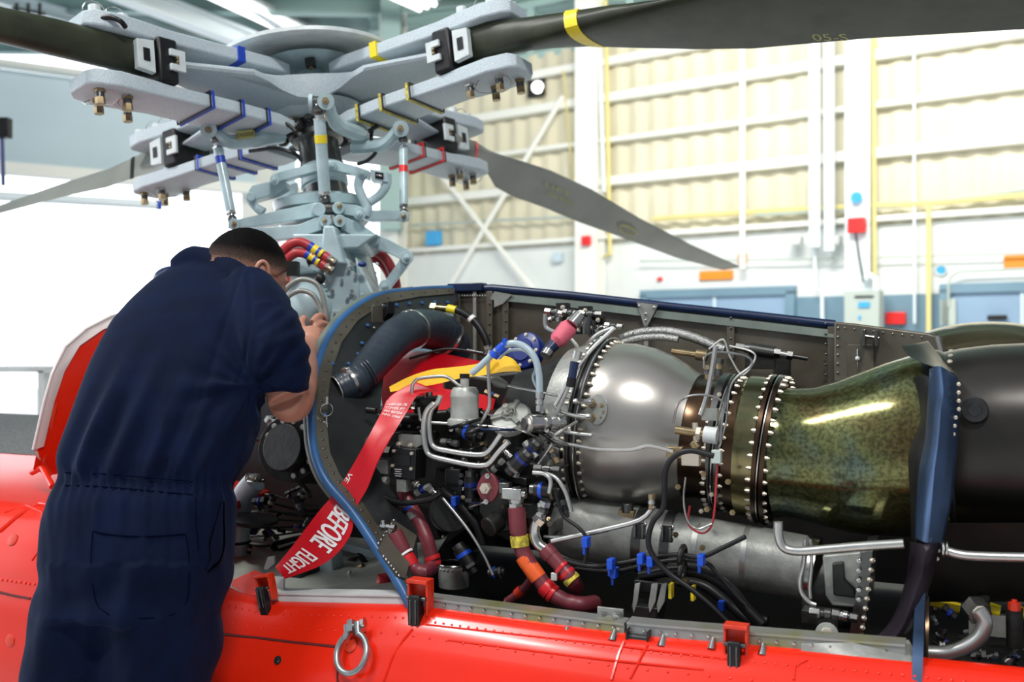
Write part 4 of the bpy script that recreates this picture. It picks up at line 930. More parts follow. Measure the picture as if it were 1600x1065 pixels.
# ---------------- maroon hoses ----------------
def hose(label, pts, rpx, name='maroon_hose', group=None, cat='hose', m=None, v=.12, bands=(), ends=(), sm=6):
    t = thing(name, label, cat, group); q = [Q(p[0], p[1], p[2] if len(p) > 2 else v) for p in pts]; r = R_at(q[0], rpx); mb = MB(); mb.tube(q, r, m or maroon, 18, smooth=sm); mb.build('hose', t)
    for (a, b, k, mm, nm) in bands:
        m2 = MB(); p, w = Q(*a, *([v] if len(a) < 3 else [])), Q(*b, *([v] if len(b) < 3 else []))
        m2.tube([p, p.lerp(w, .5), w], [r * k, r * (k + .04), r * k], mm, 18); m2.build(nm, t)
    if ends:
        m3 = MB()
        for e_ in ends: fit(m3, *e_)
        m3.build('end_fitting', t)
    return t
G_ = 'maroon_hose'
hose('thick maroon hose with orange tape curving down to the right', [(808, 795), (810, 820), (813, 850), (824, 875), (842, 902), (860, 925), (885, 939), (908, 944), (930, 942, .16)], 12.5,
     bands=[((807, 792), (810, 832), 1.08, maroon, 'sleeve'), ((811, 836), (813, 853), 1.16, yellow, 'yellow_tag'), ((818, 868), (826, 882), 1.07, orange, 'orange_tape'), ((826, 881), (842, 903), 1.07, orange, 'orange_tape'), ((850, 914), (860, 924), 1.15, brightred, 'red_clamp'), ((861, 925), (866, 929), 1.15, brightred, 'red_clamp')],
     ends=[(806, 764, 0, 1, 32, 13, steel, steel, .12)])
mb = MB(); mb.box(Q(804, 770, .12), U * .022, W * .018, Z * .012, steel); mb.box(Q(790, 762, .12), U * .012, W * .01, Z * .012, gunm); mb.cyl(Q(795, 768, .11), Q(822, 772, .11), .008, steel, 6); mb.build('elbow_block', acc, .002)
hose('maroon hose with yellow tag joined to the steel elbow', [(853, 858), (866, 872), (880, 888), (893, 904), (901, 918, .16)], 12,
     bands=[((851, 856), (862, 868), 1.08, maroon, 'sleeve'), ((876, 884), (880, 888), 1.15, brightred, 'red_clamp'), ((884, 893), (888, 898), 1.15, brightred, 'red_clamp'), ((890, 901), (896, 908), 1.12, yellow, 'yellow_tag')])
mb = MB(); mb.tube([Q(x, y, .12) for x, y in ((845, 806), (838, 818), (835, 832), (840, 848), (852, 858))], .0115, steel, 16, smooth=6); fit(mb, 852, 782, -.3, .95, 28, 10, steel, gunm, .12); mb.cyl(Q(846, 808, .12), Q(840, 815, .12), .015, steel, 6); mb.build('steel_elbow', acc)
hose('maroon hose bent in a U with red collar beside the firewall foot', [(618, 836), (628, 855), (638, 876), (650, 890), (664, 893), (676, 884, .14), (678, 870, .18)], 11, v=.06,
     bands=[((616, 832), (630, 862), 1.18, maroon, 'sleeve'), ((634, 868), (642, 884), 1.2, brightred, 'red_collar'), ((632, 864), (634, 867), 1.24, letter, 'white_band')], ends=[(596, 822, 1, .1, 22, 6, steel, steel, .06)])
hose('maroon hose dropping from the black control box', [(630, 765, .16), (642, 792, .15), (655, 815, .15), (666, 840, .14), (672, 862, .14), (676, 880, .14)], 11, v=.15,
     bands=[((674, 868, .14), (676, 874, .14), 1.15, brightred, 'red_clamp'), ((676, 877, .14), (677, 882, .14), 1.15, brightred, 'red_clamp'), ((640, 790, .15), (642, 794, .15), 1.05, bluetie, 'blue_tie'), ((643, 798, .15), (650, 808, .15), 1.04, casing2, 'grey_wrap')])
hose('short maroon hose end low on the bay floor', [(792, 940), (806, 930), (820, 918), (830, 905)], 7, v=.2, bands=[((808, 928), (816, 921), 1.2, redd, 'red_clamp')], ends=[(793, 939, -.8, .7, 14, 4, steel, steel, .2)])
mb = MB(); mb.box(Q(867, 900, .1), U * .007, W * .006, Z * .008, steel); mb.build('hose_spacer', acc, .001)
mb = MB(); mb.tube([Q(x, y, .06) for x, y in ((614, 830), (606, 826), (600, 834), (598, 812))], .006, steel, 10, smooth=4); mb.build('drain_elbow', acc)
# ---------------- dark intake duct hose ----------------
t = thing('intake_duct', 'dark ribbed rubber duct with open mouth beside the firewall', 'duct hose')
pts = [(529, 607, .22), (545, 600, .24), (560, 592, .26), (580, 570, .32), (600, 547, .38), (622, 525, .44), (645, 514, .52), (668, 514, .60), (690, 520, .66), (706, 538, .70), (712, 556, .72)]
q = [Q(*p) for p in pts]; rr = [R_at(a, b) for a, b in zip(q, (22, 24, 25, 27, 29, 30, 30, 31, 31, 29, 25))]
mb = MB(); mb.tube(q, rr, ductrub, 28, caps=False, smooth=8, ripple=.012); mb.build('duct_wall', t, angle=70)
mb = MB(); mb.tube([q[0] - (q[1] - q[0]) * .12, q[0], q[1], q[2]], [rr[0] * .98, rr[0] * .92, rr[0] * .9, rr[0] * .85], fwgrey, 28, caps=False); mb.tube([q[1], q[2], q[3]], [rr[0] * .89, rr[0] * .89, .001], baydark, 24); mb.torus(q[0] - (q[1] - q[0]) * .12, q[1] - q[0], rr[0] * .95, .0022, tube_m); mb.build('inner_sleeve', t, angle=70)
for i, (a, b) in enumerate(((1, 2), (5, 6), (8, 9))):
    d = (q[b] - q[a]).normalized(); c = q[a].lerp(q[b], (.1, .9, .4)[i]); mb = MB(); r = (rr[a] + rr[b]) / 2 * 1.07; mb.tube([c, c + d * .009], r, steel, 28); mb.box(c + d * .004 + (-W * .6 + Z * .8) * r, U * .008, d * .005, Z * .005, steel); mb.build('clamp_band', t, .0005)
mb = MB(); 
for k in range(7):
    d = (q[2] - q[1]).normalized(); mb.torus(q[1] + d * (.012 + k * .008), d + U * .1 * random.uniform(-1, 1), rr[1] * 1.02, .0022, ductrub, 24, 6)
mb.build('rib_wire', t)
# key ring on the firewall
t = thing('pin_with_ring', 'small steel ring with locking pin hanging on the firewall edge', 'pin'); mb = MB(); c = FWP(510, 640, .03); mb.torus(c, FWN * .6 - W, .0145, .0013, steel, 24, 6); mb.build('split_ring', t)
mb = MB(); mb.cyl(c - Z * .014, c - Z * .03, .003, steel, 8); mb.cyl(c - Z * .03, c - Z * .048, .006, steel, 10); mb.cyl(c - Z * .048, c - Z * .082, .0035, steel, 8); mb.cyl(c + Z * .014, c + Z * .03, .005, tube_m, 6); mb.build('pin', t)
# hydraulic hose with yellow tag on the firewall top
t = thing('hydraulic_hose', 'black hydraulic hose with yellow tag near the wall corner', 'hose'); mb = MB(); mb.tube([Q(x, y, .7) for x, y in ((700, 482), (715, 485), (735, 496), (748, 510), (758, 528), (763, 543))], .011, black, 14, smooth=6); mb.build('hose', t)
mb = MB(); rod(mb, Q(670, 480, .7), Q(702, 483, .7), [(0, .15, .010, gunm, 10), (.15, .4, .015, goldm, 6), (.4, 1, .011, goldm, 14)]); fit(mb, 762, 540, .2, 1, 18, 7, casing2, steel, .7); mb.build('end_fitting', t)
mb = MB(); mb.cyl(Q(700, 482, .7), Q(713, 485, .7), .0125, yellowp, 14); mb.cyl(Q(735, 496, .7), Q(739, 500, .7), .0125, letter, 14); mb.build('tag_sleeve', t, label='yellow tag sleeve')
# ---------------- red inlet cover, strap, streamer ----------------
t = thing('inlet_cover', 'red vinyl inlet cover stuffed behind the pumps', 'cover')
mb = MB(); gp = [[(598, 640), (596, 600), (606, 570), (618, 556)], [(640, 660), (640, 610), (645, 565), (648, 548)], [(690, 665), (692, 615), (692, 580), (692, 553)], [(735, 650), (738, 615), (738, 585), (736, 562)], [(765, 640), (772, 610), (778, 585), (782, 570)]]
G = [[Q(x, y, .38 + .10 * j - .05 * math.sin(math.pi * i / 4)) for j, (x, y) in enumerate(r)] for i, r in enumerate(gp)]
def subdiv(G, k=4):
    def cr(L, k):
        o = []
        for i in range(len(L) - 1):
            p0 = L[max(i - 1, 0)]; p1, p2 = L[i], L[i + 1]; p3 = L[min(i + 2, len(L) - 1)]
            for a in range(k): s = a / k; o.append(.5 * (2 * p1 + (p2 - p0) * s + (2 * p0 - 5 * p1 + 4 * p2 - p3) * s * s + (3 * p1 - p0 - 3 * p2 + p3) * s ** 3))
        return o + [L[-1]]
    G = [cr(r, k) for r in G]; T = [cr(list(c), k) for c in zip(*G)]; return [list(r) for r in zip(*T)]
mb.grid(subdiv(G), redcloth, W * .02); mb.build('cover_shell', t, angle=80)
rr_ = [((608, 604), (610, 612)), ((640, 588), (648, 606)), ((675, 577), (690, 598)), ((710, 573), (722, 590)), ((745, 568), (755, 586)), ((780, 556), (785, 581)), ((800, 560), (806, 580)), ((812, 574), (814, 581))]
mb = MB(); G = [[Q(a[0], a[1], .22), Q((a[0] + b[0]) / 2, (a[1] + b[1]) / 2, .21), Q(b[0], b[1], .20)] for a, b in rr_]; mb.grid(subdiv(G, 5), yelcloth, W * .003); mb.build('yellow_strap', t, angle=80, label='yellow webbing strap')
t = thing('warning_streamer', 'red warning streamer with white lettering hanging over the sill', 'streamer')
SR = [((648, 596), (690, 612), .2), ((610, 618), (655, 616), .17), ((598, 640), (634, 646), .14), ((583, 668), (612, 682), .1), ((565, 702), (590, 722), .07), ((546, 735), (574, 762), .05), ((526, 766), (556, 795), .03), ((497, 800), (546, 838), .01), ((462, 846), (510, 878), .0), ((430, 886), (446, 904), -.005)]
# a: left/lower edge in reading order; b: right edge
Gs = [[Q(a[0], a[1], v), Q((a[0] + b[0]) / 2, (a[1] + b[1]) / 2, v + .004 * math.sin(i * 1.3)), Q(b[0], b[1], v)] for i, (a, b, v) in enumerate(SR)]
SG = subdiv(Gs, 6); mb = MB(); mb.grid(SG, redcloth, W * .0015); mb.build('ribbon', t, angle=80)
SL = [0]
for i in range(1, len(SG)): SL.append(SL[-1] + (SG[i][len(SG[0]) // 2] - SG[i - 1][len(SG[0]) // 2]).length)
def rib(u, w):
    """a point on the streamer: u metres along, w across 0..1 from the left edge, lifted toward the camera"""
    i = max(0, min(len(SL) - 2, next((k for k in range(len(SL) - 1) if SL[k + 1] >= u), len(SL) - 2))); f = (u - SL[i]) / (SL[i + 1] - SL[i])
    n = len(SG[0]) - 1; w_ = max(0, min(w, 1)) * n; j = min(int(w_), n - 1); g = w_ - j
    a = SG[i][j].lerp(SG[i][j + 1], g); b = SG[i + 1][j].lerp(SG[i + 1][j + 1], g); return a.lerp(b, f) - W * .0025
def u_of(px, py):
    best = None
    for i in range(len(SG)):
        q = SG[i][len(SG[0]) // 2] - CAM; e_ = (CX + q.x / q.y * F - px) ** 2 + (CY - q.z / q.y * F - py) ** 2
        if best is None or e_ < best[0]: best = (e_, SL[i])
    return best[1]
mb = MB()
def rtext(s, px, py, L, hgt, w0, bold=0):
    vs, fs = textmesh(s, 1); X = max(v[0] for v in vs); u0 = u_of(px, py)
    for k in ((0, bold) if bold else (0,)): mb.add([rib(u0 + (v[0] / X) * L + k, w0 + v[1] / .72 * hgt) for v in vs], fs, letter)
rtext('BEFORE', 538, 796, .096, .56, .30, .0026); rtext('FLIGHT', 478, 860, .075, .5, .28, .002); rtext('VE', 559, 745, .022, .2, .06, .001)
for k, s in enumerate(('1680-00-76', 'COVER PT', 'PN 80704', 'MFG 1044')):
    vs, fs = textmesh(s, 1); X = max(v[0] for v in vs); u0 = u_of(626, 628) + k * .011
    mb.add([rib(u0 - v[1] / .72 * .007 + .008, .12 + v[0] / X * .72) for v in vs], fs, letter)
mb.build('lettering', t)
# ---------------- harness, cables, brackets low in the bay ----------------
def cable(label, pts, rpx, m=black, v=.1, name='cable', cat='cable', group=None, sm=6, ties=()):
    t = thing(name, label, cat, group); q = [Q(p[0], p[1], p[2] if len(p) > 2 else v) for p in pts]; mb = MB(); mb.tube(q, R_at(q[0], rpx), m, 10, smooth=sm); mb.build('cable_jacket', t)
    for x, y in ties:
        m2 = MB(); c = Q(x, y, v - .012); m2.box(c, U * .006, W * .012, Z * .010, bluetie); m2.box(c - Z * .016 - U * .004, U * .003, W * .002, Z * .010, bluetie); m2.build('blue_tie', t, .001)
    return t
cable('long black cable looping from the turbine to the bay floor', [(1115, 712), (1080, 704), (1055, 712), (1040, 735), (1037, 790), (1020, 815), (1013, 845), (1022, 870), (1045, 895), (1080, 920), (1110, 945), (1137, 972)], 4.5, v=.10)
cable('black wiring harness strung with blue ties along the lower duct', [(870, 872), (920, 884), (965, 880), (1010, 872), (1060, 866), (1095, 870), (1130, 855), (1165, 838)], 3.6, v=.12, ties=[(955, 880), (1002, 872), (1017, 876), (1096, 874)])
cable('second black harness strand below the tied one', [(900, 888), (960, 892), (1000, 884), (1050, 875), (1100, 878), (1120, 895), (1150, 930), (1165, 945)], 3.4, v=.14, ties=[(960, 894)])
cable('thick glossy black hose bundle under the lower duct', [(1000, 900), (1060, 890), (1110, 900), (1145, 925), (1165, 950), (1190, 975)], 9, v=.16)
cable('upper thick black hose beside the bundle', [(1060, 908), (1100, 915), (1140, 945), (1170, 968), (1200, 970)], 8, v=.22, ties=[(1128, 945)])
cable('black lead dropping through a blue tie beside the steel pipe', [(868, 770), (880, 805), (905, 825), (918, 845), (913, 880)], 3, v=.1, ties=[(916, 846)])
cable('black cable curving from the plug below the control box', [(570, 712), (573, 745), (590, 770), (625, 785), (670, 780), (690, 768)], 4.5, v=.12, ties=[])
cable('black hose with blue tie crossing below the gearbox', [(690, 765), (715, 785), (745, 820), (755, 850)], 7, v=.2, ties=[(712, 782)])
cable('steel control rod running down to a black connector', [(692, 778), (730, 825), (755, 865), (770, 898)], 2.4, tube_m, .17, 'control_rod', 'rod')
cable('steel rod rising from left to right over the lower duct', [(862, 845), (940, 828), (1000, 812), (1022, 790)], 4, tube_m, .12, 'steel_rod', 'rod', sm=3)
cable('thin steel rod below the rising one', [(850, 838), (900, 838), (950, 828)], 2.5, tube_m, .14, 'steel_rod', 'rod', sm=3)
mb = MB(); fit(mb, 1018, 772, 0, 1, 24, 6, brass, tube_m, .12); mb.build('lower_union', eng)
t = thing('engine_mount', 'black and bare metal engine mount struts with ring clamp', 'mount')
mb = MB()
for x1, x2, x3 in ((992, 1000, 990), (1018, 1028, 1015), (1034, 1042, 1028)):
    mb.prism([Q(x, y, .12) for x, y in ((x1, 912), (x2, 910), (x2 - 4, 940), (x3, 958), (x3 - 2, 945))], W * .004, casing2)
mb.build('strut', t, .0006, label='bare metal strut')
mb = MB(); mb.prism([Q(x, y, .13) for x, y in ((985, 945), (1030, 950), (1024, 985), (990, 985))], W * .06, fwgrey); mb.prism([Q(x, y, .14) for x, y in ((990, 905), (1045, 912), (1040, 930), (990, 925))], W * .05, castdark); mb.build('mount_block', t, .003)
mb = MB(); c = Q(1066, 868, .13); mb.torus(c, AXD, .018, .006, castdark, 20, 8); mb.torus(c - Z * .03, AXD, .02, .005, castdark, 20, 8); mb.cyl(c - Z * .045, c - Z * .052, .014, brass, 14)
for q_ in (-1, 1): mb.box(c - Z * .07 + U * .022 * q_, U * .003, W * .01, Z * .014, yellowp)
mb.build('ring_clamp', t)
t = thing('terminal_plate', 'small bare plate with two large nuts above the sill', 'plate'); mb = MB(); mb.box(Q(954, 962, .04), U * .026, W * .003, Z * .016, casing2); mb.build('plate', t, .001); mb = MB()
for x in (942, 966): c = Q(x, 963, .035); mb.cyl(c, c - W * .010, .011, steel, 6); mb.cyl(c - W * .01, c - W * .016, .008, steel, 14); mb.cyl(c - W * .016, c - W * .03 - Z * .008, .004, steel, 8)
mb.build('nut', t)
t = thing('hinge_bracket', 'dark hinge loop with grey roller on the sill between latches', 'bracket'); mb = MB(); c = Q(998, 997, -.006)
for q_ in (-1, 1): mb.box(c + U * .020 * q_, U * .0015, W * .012, Z * .017, castdark)
mb.cyl(c - U * .018, c + U * .018, .008, fwgrey, 14); mb.build('bracket', t)
t = thing('drain_can', 'grey riveted cylindrical collar on the bay floor', 'collar'); c = Q(709, 915, .28); mb = MB(); r = R_at(c, 24); mb.tube([c, c + Z * .052], r, casing2, 32, caps=False); mb.tube([c, c + Z * .052], r * .94, baydark, 32, caps=False)
mb.torus(c + Z * .052, Z, r * .97, .0025, steel, 32, 6)
for k in range(20): a = k * .314; mb.rivet(c + Z * .043 + V((math.cos(a), math.sin(a), 0)) * r, V((math.cos(a), math.sin(a), 0)), .0035, steel)
mb.build('collar', t)
# ---------------- forward deck clutter ----------------
t = thing('deck_post', 'blue-grey bracket post standing on the forward deck', 'bracket'); mb = MB(); mb.prism([Q(x, y, .3) for x, y in ((497, 868), (518, 866), (522, 928), (500, 928))], W * .05, gearpaint); mb.build('post', t, .003); mb = MB(); mb.box(Q(512, 930, .32), U * .04, W * .04, Z * .004, baydark); mb.bolt(Q(519, 920, .295), -W, .005, steel); mb.build('foot_plate', t)
t = thing('deck_beam', 'pale blue-grey bar crossing behind the streamer', 'bar'); mb = MB(); mb.box(Q(565, 860, .45), (Q(600, 870, .45) - Q(530, 850, .45)) / 2, W * .01, Z * .009, gearpaint); mb.build('bar', t, .001)
t = thing('pipe_clamp', 'steel ring clamp lying on the pale deck', 'clamp'); mb = MB(); mb.torus(Q(588, 931, .12), Z, .018, .004, steel, 20, 6); mb.box(Q(588, 936, .1), U * .022, W * .01, Z * .002, steel); mb.build('ring', t)
t = thing('deck_lug', 'bare metal lug with nut below the grey bar', 'bracket'); mb = MB(); mb.prism([Q(x, y, .25) for x, y in ((528, 905), (545, 898), (562, 910), (556, 912), (530, 909))], W * .03, steel); mb.bolt(Q(546, 896, .25), Z, .006, steel); mb.build('lug', t)
t = thing('control_linkage', 'dark linkage with golden sleeve on the forward deck', 'linkage'); mb = MB(); mb.cyl(Q(545, 895, .35), Q(568, 884, .35), .009, brass, 14); mb.tube([Q(x, y, .4) for x, y in ((520, 870), (540, 880), (560, 868), (572, 880))], .008, castdark, 10, smooth=4); mb.build('linkage', t)
t = thing('ribbed_boot', 'dark red ribbed rubber boot on the deck beside the firewall', 'boot'); mb = MB(); c = Q(600, 918, .2); 
mb.lathe(c, Z, [(0, .018), (.006, .020), (.008, .017), (.014, .019), (.018, .016), (.03, .016)], brightred, 20); mb.build('cap', t)
t = thing('grey_duct_box', 'blue-grey deck box behind the warning streamer', 'box'); mb = MB(); mb.box(Q(470, 905, .25), U * .03, W * .04, Z * .03, fwgrey); mb.box(Q(450, 880, .5), U * .05, W * .04, Z * .035, gearpaint); mb.build('box', t, .003)
t = thing('white_bracket', 'white-grey triangular bracket near the left latch', 'bracket'); mb = MB(); mb.prism([Q(x, y, .2) for x, y in ((412, 888), (418, 870), (428, 868), (428, 880), (416, 890))], W * .006, white); mb.box(Q(436, 918, .03), U * .014, W * .003, Z * .024, white); mb.build('bracket', t)
t = thing('pale_pipe', 'fat pale blue duct pipe with black disc beside the mechanic', 'pipe'); mb = MB(); mb.tube([Q(x, y, .35) for x, y in ((372, 890), (372, 850), (374, 800), (380, 775), (398, 752))], .030, gearpaint, 20, smooth=5); mb.torus(Q(372, 846, .35), Z, .031, .004, black, 20, 6); mb.build('pipe', t)
mb = MB(); c = Q(394, 816, .3); mb.lathe(c, Z + U * .1, [(0, .06), (.004, .066), (.012, .066), (.014, .055)], fwgrey, 28); mb.build('disc', t, label='dark disc flange')
mb = MB(); c = Q(400, 746, .3); mb.sph(c, .016, casing2, 16, 10, (1.2, 1, .7)); mb.torus(c - Z * .008, Z, .02, .003, steel, 20, 6)
for k in range(5): a = k * 1.25; mb.bolt(c + V((math.cos(a) * .022, math.sin(a) * .022, 0)), Z, .004, brass)
mb.build('cap_fitting', t)
t = thing('forward_machinery', 'dark hydraulic machinery between mechanic and firewall', 'machinery')
mb = MB()
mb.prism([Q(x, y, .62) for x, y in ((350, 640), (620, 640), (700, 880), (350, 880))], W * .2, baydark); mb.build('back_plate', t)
mb = MB(); mb.cyl(Q(452, 700, .30), Q(500, 708, .5), .085, castdark, 36); mb.cyl(Q(440, 698, .27), Q(452, 700, .30), .06, castdark, 30)
for k in range(14): a = k * .45; mb.cyl(Q(452, 700, .295) + U * .07 * math.cos(a) + Z * .07 * math.sin(a), Q(452, 700, .295) + U * .07 * math.cos(a) + Z * .07 * math.sin(a) - W * .006, .008, casing2, 10)
mb.build('drive_drum', t, .002)
mb = MB()
for k in range(34):
    x, y = random.uniform(385, 510), random.uniform(770, 880); fit(mb, x, y, random.uniform(-1, 1), random.uniform(-1, 1), random.uniform(14, 34), random.uniform(3, 8), random.choice((castdark, gunm, black)), random.choice((gunm, casing2, castdark, bluecover)), random.uniform(.3, .55))
mb.build('hydraulic_fitting', t)
mb = MB()
for k in range(9): y = 780 + k * 11; mb.tube([Q(365, y, .5), Q(420, y - 8 + k * 2, .42), Q(480, y + 10 - k * 3, .45), Q(540, y, .5)], random.choice((.003, .005, .007)), random.choice((black, black, castdark, gunm)), 8, smooth=6)
mb.build('hydraulic_line', t)
t = thing('wiping_rag', 'crumpled grey rag laid beside the mechanics elbow', 'rag'); G = []
for i in range(16):
    row = []
    for j in range(10):
        f, g = i / 15, j / 9; px = 412 + 68 * f + 6 * math.sin(g * 5); py = 672 - 52 * f + 32 * (g - .5) * (1 - .3 * f)
        row.append(Q(px, py, .36 + .03 * noise.noise(V((f * 5, g * 5, 2)))) + V((0, 0, .012 * noise.noise(V((f * 7, g * 6, 0))))))
    G.append(row)
mb = MB(); mb.grid(G, rag, W * .004); mb.build('cloth', t, angle=80)
t = thing('curved_tray', 'dark curved lip under the mechanics forearm', 'tray'); mb = MB(); mb.tube([Q(x, y, .36) for x, y in ((398, 684), (425, 688), (455, 682), (480, 668), (492, 650))], .008, black, 10, smooth=5); mb.prism([Q(x, y, .45) for x, y in ((398, 620), (480, 600), (486, 660), (440, 684), (400, 684))], W * .01, fwgrey); mb.build('tray', t)
# ---------------- aft cowl, shield, lower right ----------------
t = thing('exhaust_cowling', 'soot-black aft cowling swallowing the exhaust duct', 'cowling')
mb = MB(); body([(1452, 690, 128), (1475, 688, 136), (1510, 686, 142), (1560, 684, 146), (1640, 684, 150), (1760, 684, 154)], cowlblack, .42, 60, mb); mb.build('cowl_shell', t, angle=60)
mb = MB(); body([(1452, 690, 130), (1454, 690, 138), (1480, 688, 143), (1486, 688, 139)], fwgrey, .42, 60, mb)
c = Q(1470, 689, .42)
pr = ringp(1468, 689, 142, 40)
for p, n_ in pr: mb.rivet(p, n_, .006, bolt_m)
mb.build('cowl_rim', t, label='riveted grey rim')
mb = MB(); p = Q(1523, 640, .42) - W * .19 ; 
p = hit(1523, 640, A(0, .235, 0), W); mb.lathe(p, -W, [(0, .024), (.006, .022), (.008, .012), (.014, .011)], fwgrey, 20); mb.build('cowl_stud', t)
mb = MB(); mb.grid([[Q(x, 820 + (y - 820) * 1.0, .2 + k * .02) for k, y in enumerate((818, 850, 890, 925, 940))] for x in (1450, 1500, 1560, 1620, 1700)], cowlblack, W * .01); mb.build('lower_cowl', t)
t = thing('far_cowling', 'brown glossy dome of the second exhaust behind the wall', 'cowling')
mb = MB(); c = Q(1545, 575, 1.15); mb.sph(c, .2, cowlbrown, 48, 24, (1.25, 1, .62), (U, W, Z)); mb.build('dome', t, angle=80)
t = thing('heat_shield', 'torn blue tempered metal heat shield draped before the exhaust joint', 'shield')
def ribbon(rows, m, name, v, th=.004, k=4, par=None, **kw):
    G = [[Q(x, y, vv) for x, y, vv in r] for r in rows]; mb = MB(); mb.grid(subdiv(G, k), m, W * th); return mb.build(name, par or t, angle=50, **kw)
ribbon([[(1452, 576, .20), (1470, 572, .16), (1496, 590, .2)], [(1450, 612, .19), (1474, 612, .14), (1498, 622, .19)], [(1448, 648, .18), (1470, 640, .14), (1499, 660, .18)], [(1444, 690, .17), (1466, 690, .13), (1496, 705, .17)], [(1436, 730, .16), (1460, 735, .12), (1492, 745, .16)], [(1432, 780, .14), (1456, 785, .11), (1486, 790, .15)], [(1430, 840, .12), (1450, 848, .10), (1474, 846, .13)]], bluemetal, 'blue_strip', .15, label='blue tempered metal strip')
ribbon([[(1428, 590, .26), (1440, 585, .24), (1455, 590, .22)], [(1438, 650, .25), (1444, 650, .23), (1452, 660, .2)], [(1420, 700, .24), (1432, 705, .21), (1446, 710, .19)], [(1422, 780, .22), (1428, 790, .2), (1436, 800, .17)], [(1424, 840, .2), (1428, 845, .18), (1432, 850, .14)]], black, 'torn_inner_edge', .2)
ribbon([[(1408, 540, .30), (1432, 536, .34), (1450, 532, .4)], [(1420, 556, .27), (1445, 552, .3), (1462, 548, .36)], [(1440, 566, .24), (1462, 568, .24), (1480, 570, .3)], [(1462, 574, .2), (1480, 578, .18), (1498, 586, .22)]], cowlblack, 'bent_flap', .2, label='black bent flap')
ribbon([[(1422, 846, .14), (1448, 850, .10), (1472, 842, .13)], [(1420, 868, .13), (1444, 876, .08), (1466, 862, .12)], [(1416, 900, .12), (1438, 905, .08), (1460, 895, .11)], [(1405, 940, .10), (1424, 945, .06), (1446, 935, .10)], [(1388, 975, .09), (1408, 982, .05), (1430, 975, .08)], [(1352, 1012, .07), (1378, 1020, .04), (1402, 1008, .07)]], purplem, 'scorched_strip', .1, label='scorched purple-black lower strip')
ribbon([[(1430, 930, .08), (1446, 926, .09)], [(1428, 970, .05), (1444, 970, .06)], [(1426, 1010, .0), (1443, 1010, .0)], [(1424, 1080, -.05), (1440, 1080, -.05)]], bluemetal, 'hanging_strip', .05, th=.006, label='narrow blue hanging strip')
ribbon([[(1446, 940, .09), (1452, 930, .1)], [(1446, 1000, .05), (1451, 1000, .05)], [(1444, 1060, -.03), (1449, 1060, -.03)]], brownm, 'rear_edge', .05, th=.006)
mb = MB()
for k in range(22): mb.rivet(Q(1500 - k * 1.7 if k > 3 else 1498, 600 + k * 13, .165), -W, .0042, bolt_m)
mb.build('edge_rivets', t)
t = thing('curved_steel_pipe', 'thick steel pipe curling up at the bottom right corner', 'pipe'); mb = MB(); mb.tube([Q(x, y, .12) for x, y in ((1448, 1020), (1480, 1020), (1510, 1010), (1532, 992), (1538, 970), (1528, 952))], .0135, tube_m, 18, smooth=6); mb.build('pipe', t)
mb = MB(); rod(mb, Q(1520, 945, .14), Q(1532, 960, .12), [(0, 1, .022, steel, 6)]); mb.build('pipe_nut', t)
t = thing('lower_right_fittings', 'yellow tube and dark fittings low behind the blue strip', 'fittings')
mb = MB(); mb.cyl(Q(1455, 938, .3), Q(1500, 950, .3), .010, yellowp, 12); mb.cyl(Q(1530, 945, .3), Q(1562, 955, .3), .012, yellowp, 12); mb.cyl(Q(1590, 955, .3), Q(1620, 965, .3), .012, yellowp, 12); mb.build('yellow_tube', t)
mb = MB()
for k in range(44):
    x, y = random.uniform(1455, 1620), random.uniform(945, 1030); fit(mb, x, y, random.uniform(-1, 1), random.uniform(-1, 1), random.uniform(14, 34), random.uniform(3, 9), random.choice((castdark, gunm, black, casing2)), random.choice((gunm, steel, castdark, bluecover)), random.uniform(.2, .5))
mb.cyl(Q(1585, 950, .15), Q(1586, 1010, .15), .014, castdark, 12); mb.bolt(Q(1585, 950, .14), Z, .01, redd); mb.box(Q(1550, 975, .3), U * .04, W * .01, Z * .02, casing2); mb.build('fitting', t)
# ---------------- main gearbox ----------------
gb = thing('main_gearbox', 'pale blue-grey main gearbox casting under the rotor mast', 'gearbox')
DG = 3.0
def GP(x, y, d=DG): return P(x, y, d)
mb = MB(); mb.tube([GP(515, 372, 3.15), GP(515, 400, 3.12), GP(512, 430, 3.1), (GP(510, 470, 3.08)), GP(505, 540, 3.05), GP(500, 640, 3.05)], [.10, .13, .155, .17, .18, .19], gearpaint, 14); mb.build('main_casing', gb, .01, angle=30)
mb = MB(); mb.prism([GP(x, y, 2.84) for x, y in ((512, 392), (545, 405), (560, 440), (562, 500), (515, 505), (505, 430))], (0, .2, 0), gearpaint)
mb.prism([GP(x, y, 2.88) for x, y in ((455, 400), (500, 402), (500, 425), (455, 428))], (0, .2, 0), gearpaint); mb.prism([GP(x, y, 2.8) for x, y in ((505, 352), (522, 352), (534, 395), (540, 412), (500, 410))], (0, .18, 0), gearpaint)
mb.prism([GP(x, y, 2.86) for x, y in ((455, 365), (590, 365), (560, 388), (470, 390))], (0, .3, 0), gearpaint)
mb.prism([GP(x, y, 2.86) for x, y in ((555, 400), (585, 460), (612, 470), (560, 480))], (0, .2, 0), gearpaint)
mb.build('cover_plate', gb, .006)
mb = MB(); mb.sph(GP(478, 480, 2.86), .082, gearpaint, 28, 16, (1, .9, 1.05)); mb.build('oil_bowl', gb)
mb = MB()
for k in range(26):
    x = random.uniform(450, 590); y = random.uniform(395, 500); mb.bolt(GP(x, y, 2.83), (0, -1, .1), random.uniform(.003, .006), random.choice((gearpaint, steel, gearpaint)))
for x, y in ((545, 420), (520, 455), (550, 455), (530, 490), (515, 440), (556, 430)): mb.bolt(GP(x, y, 2.83), (0, -1, .1), .006, steel)
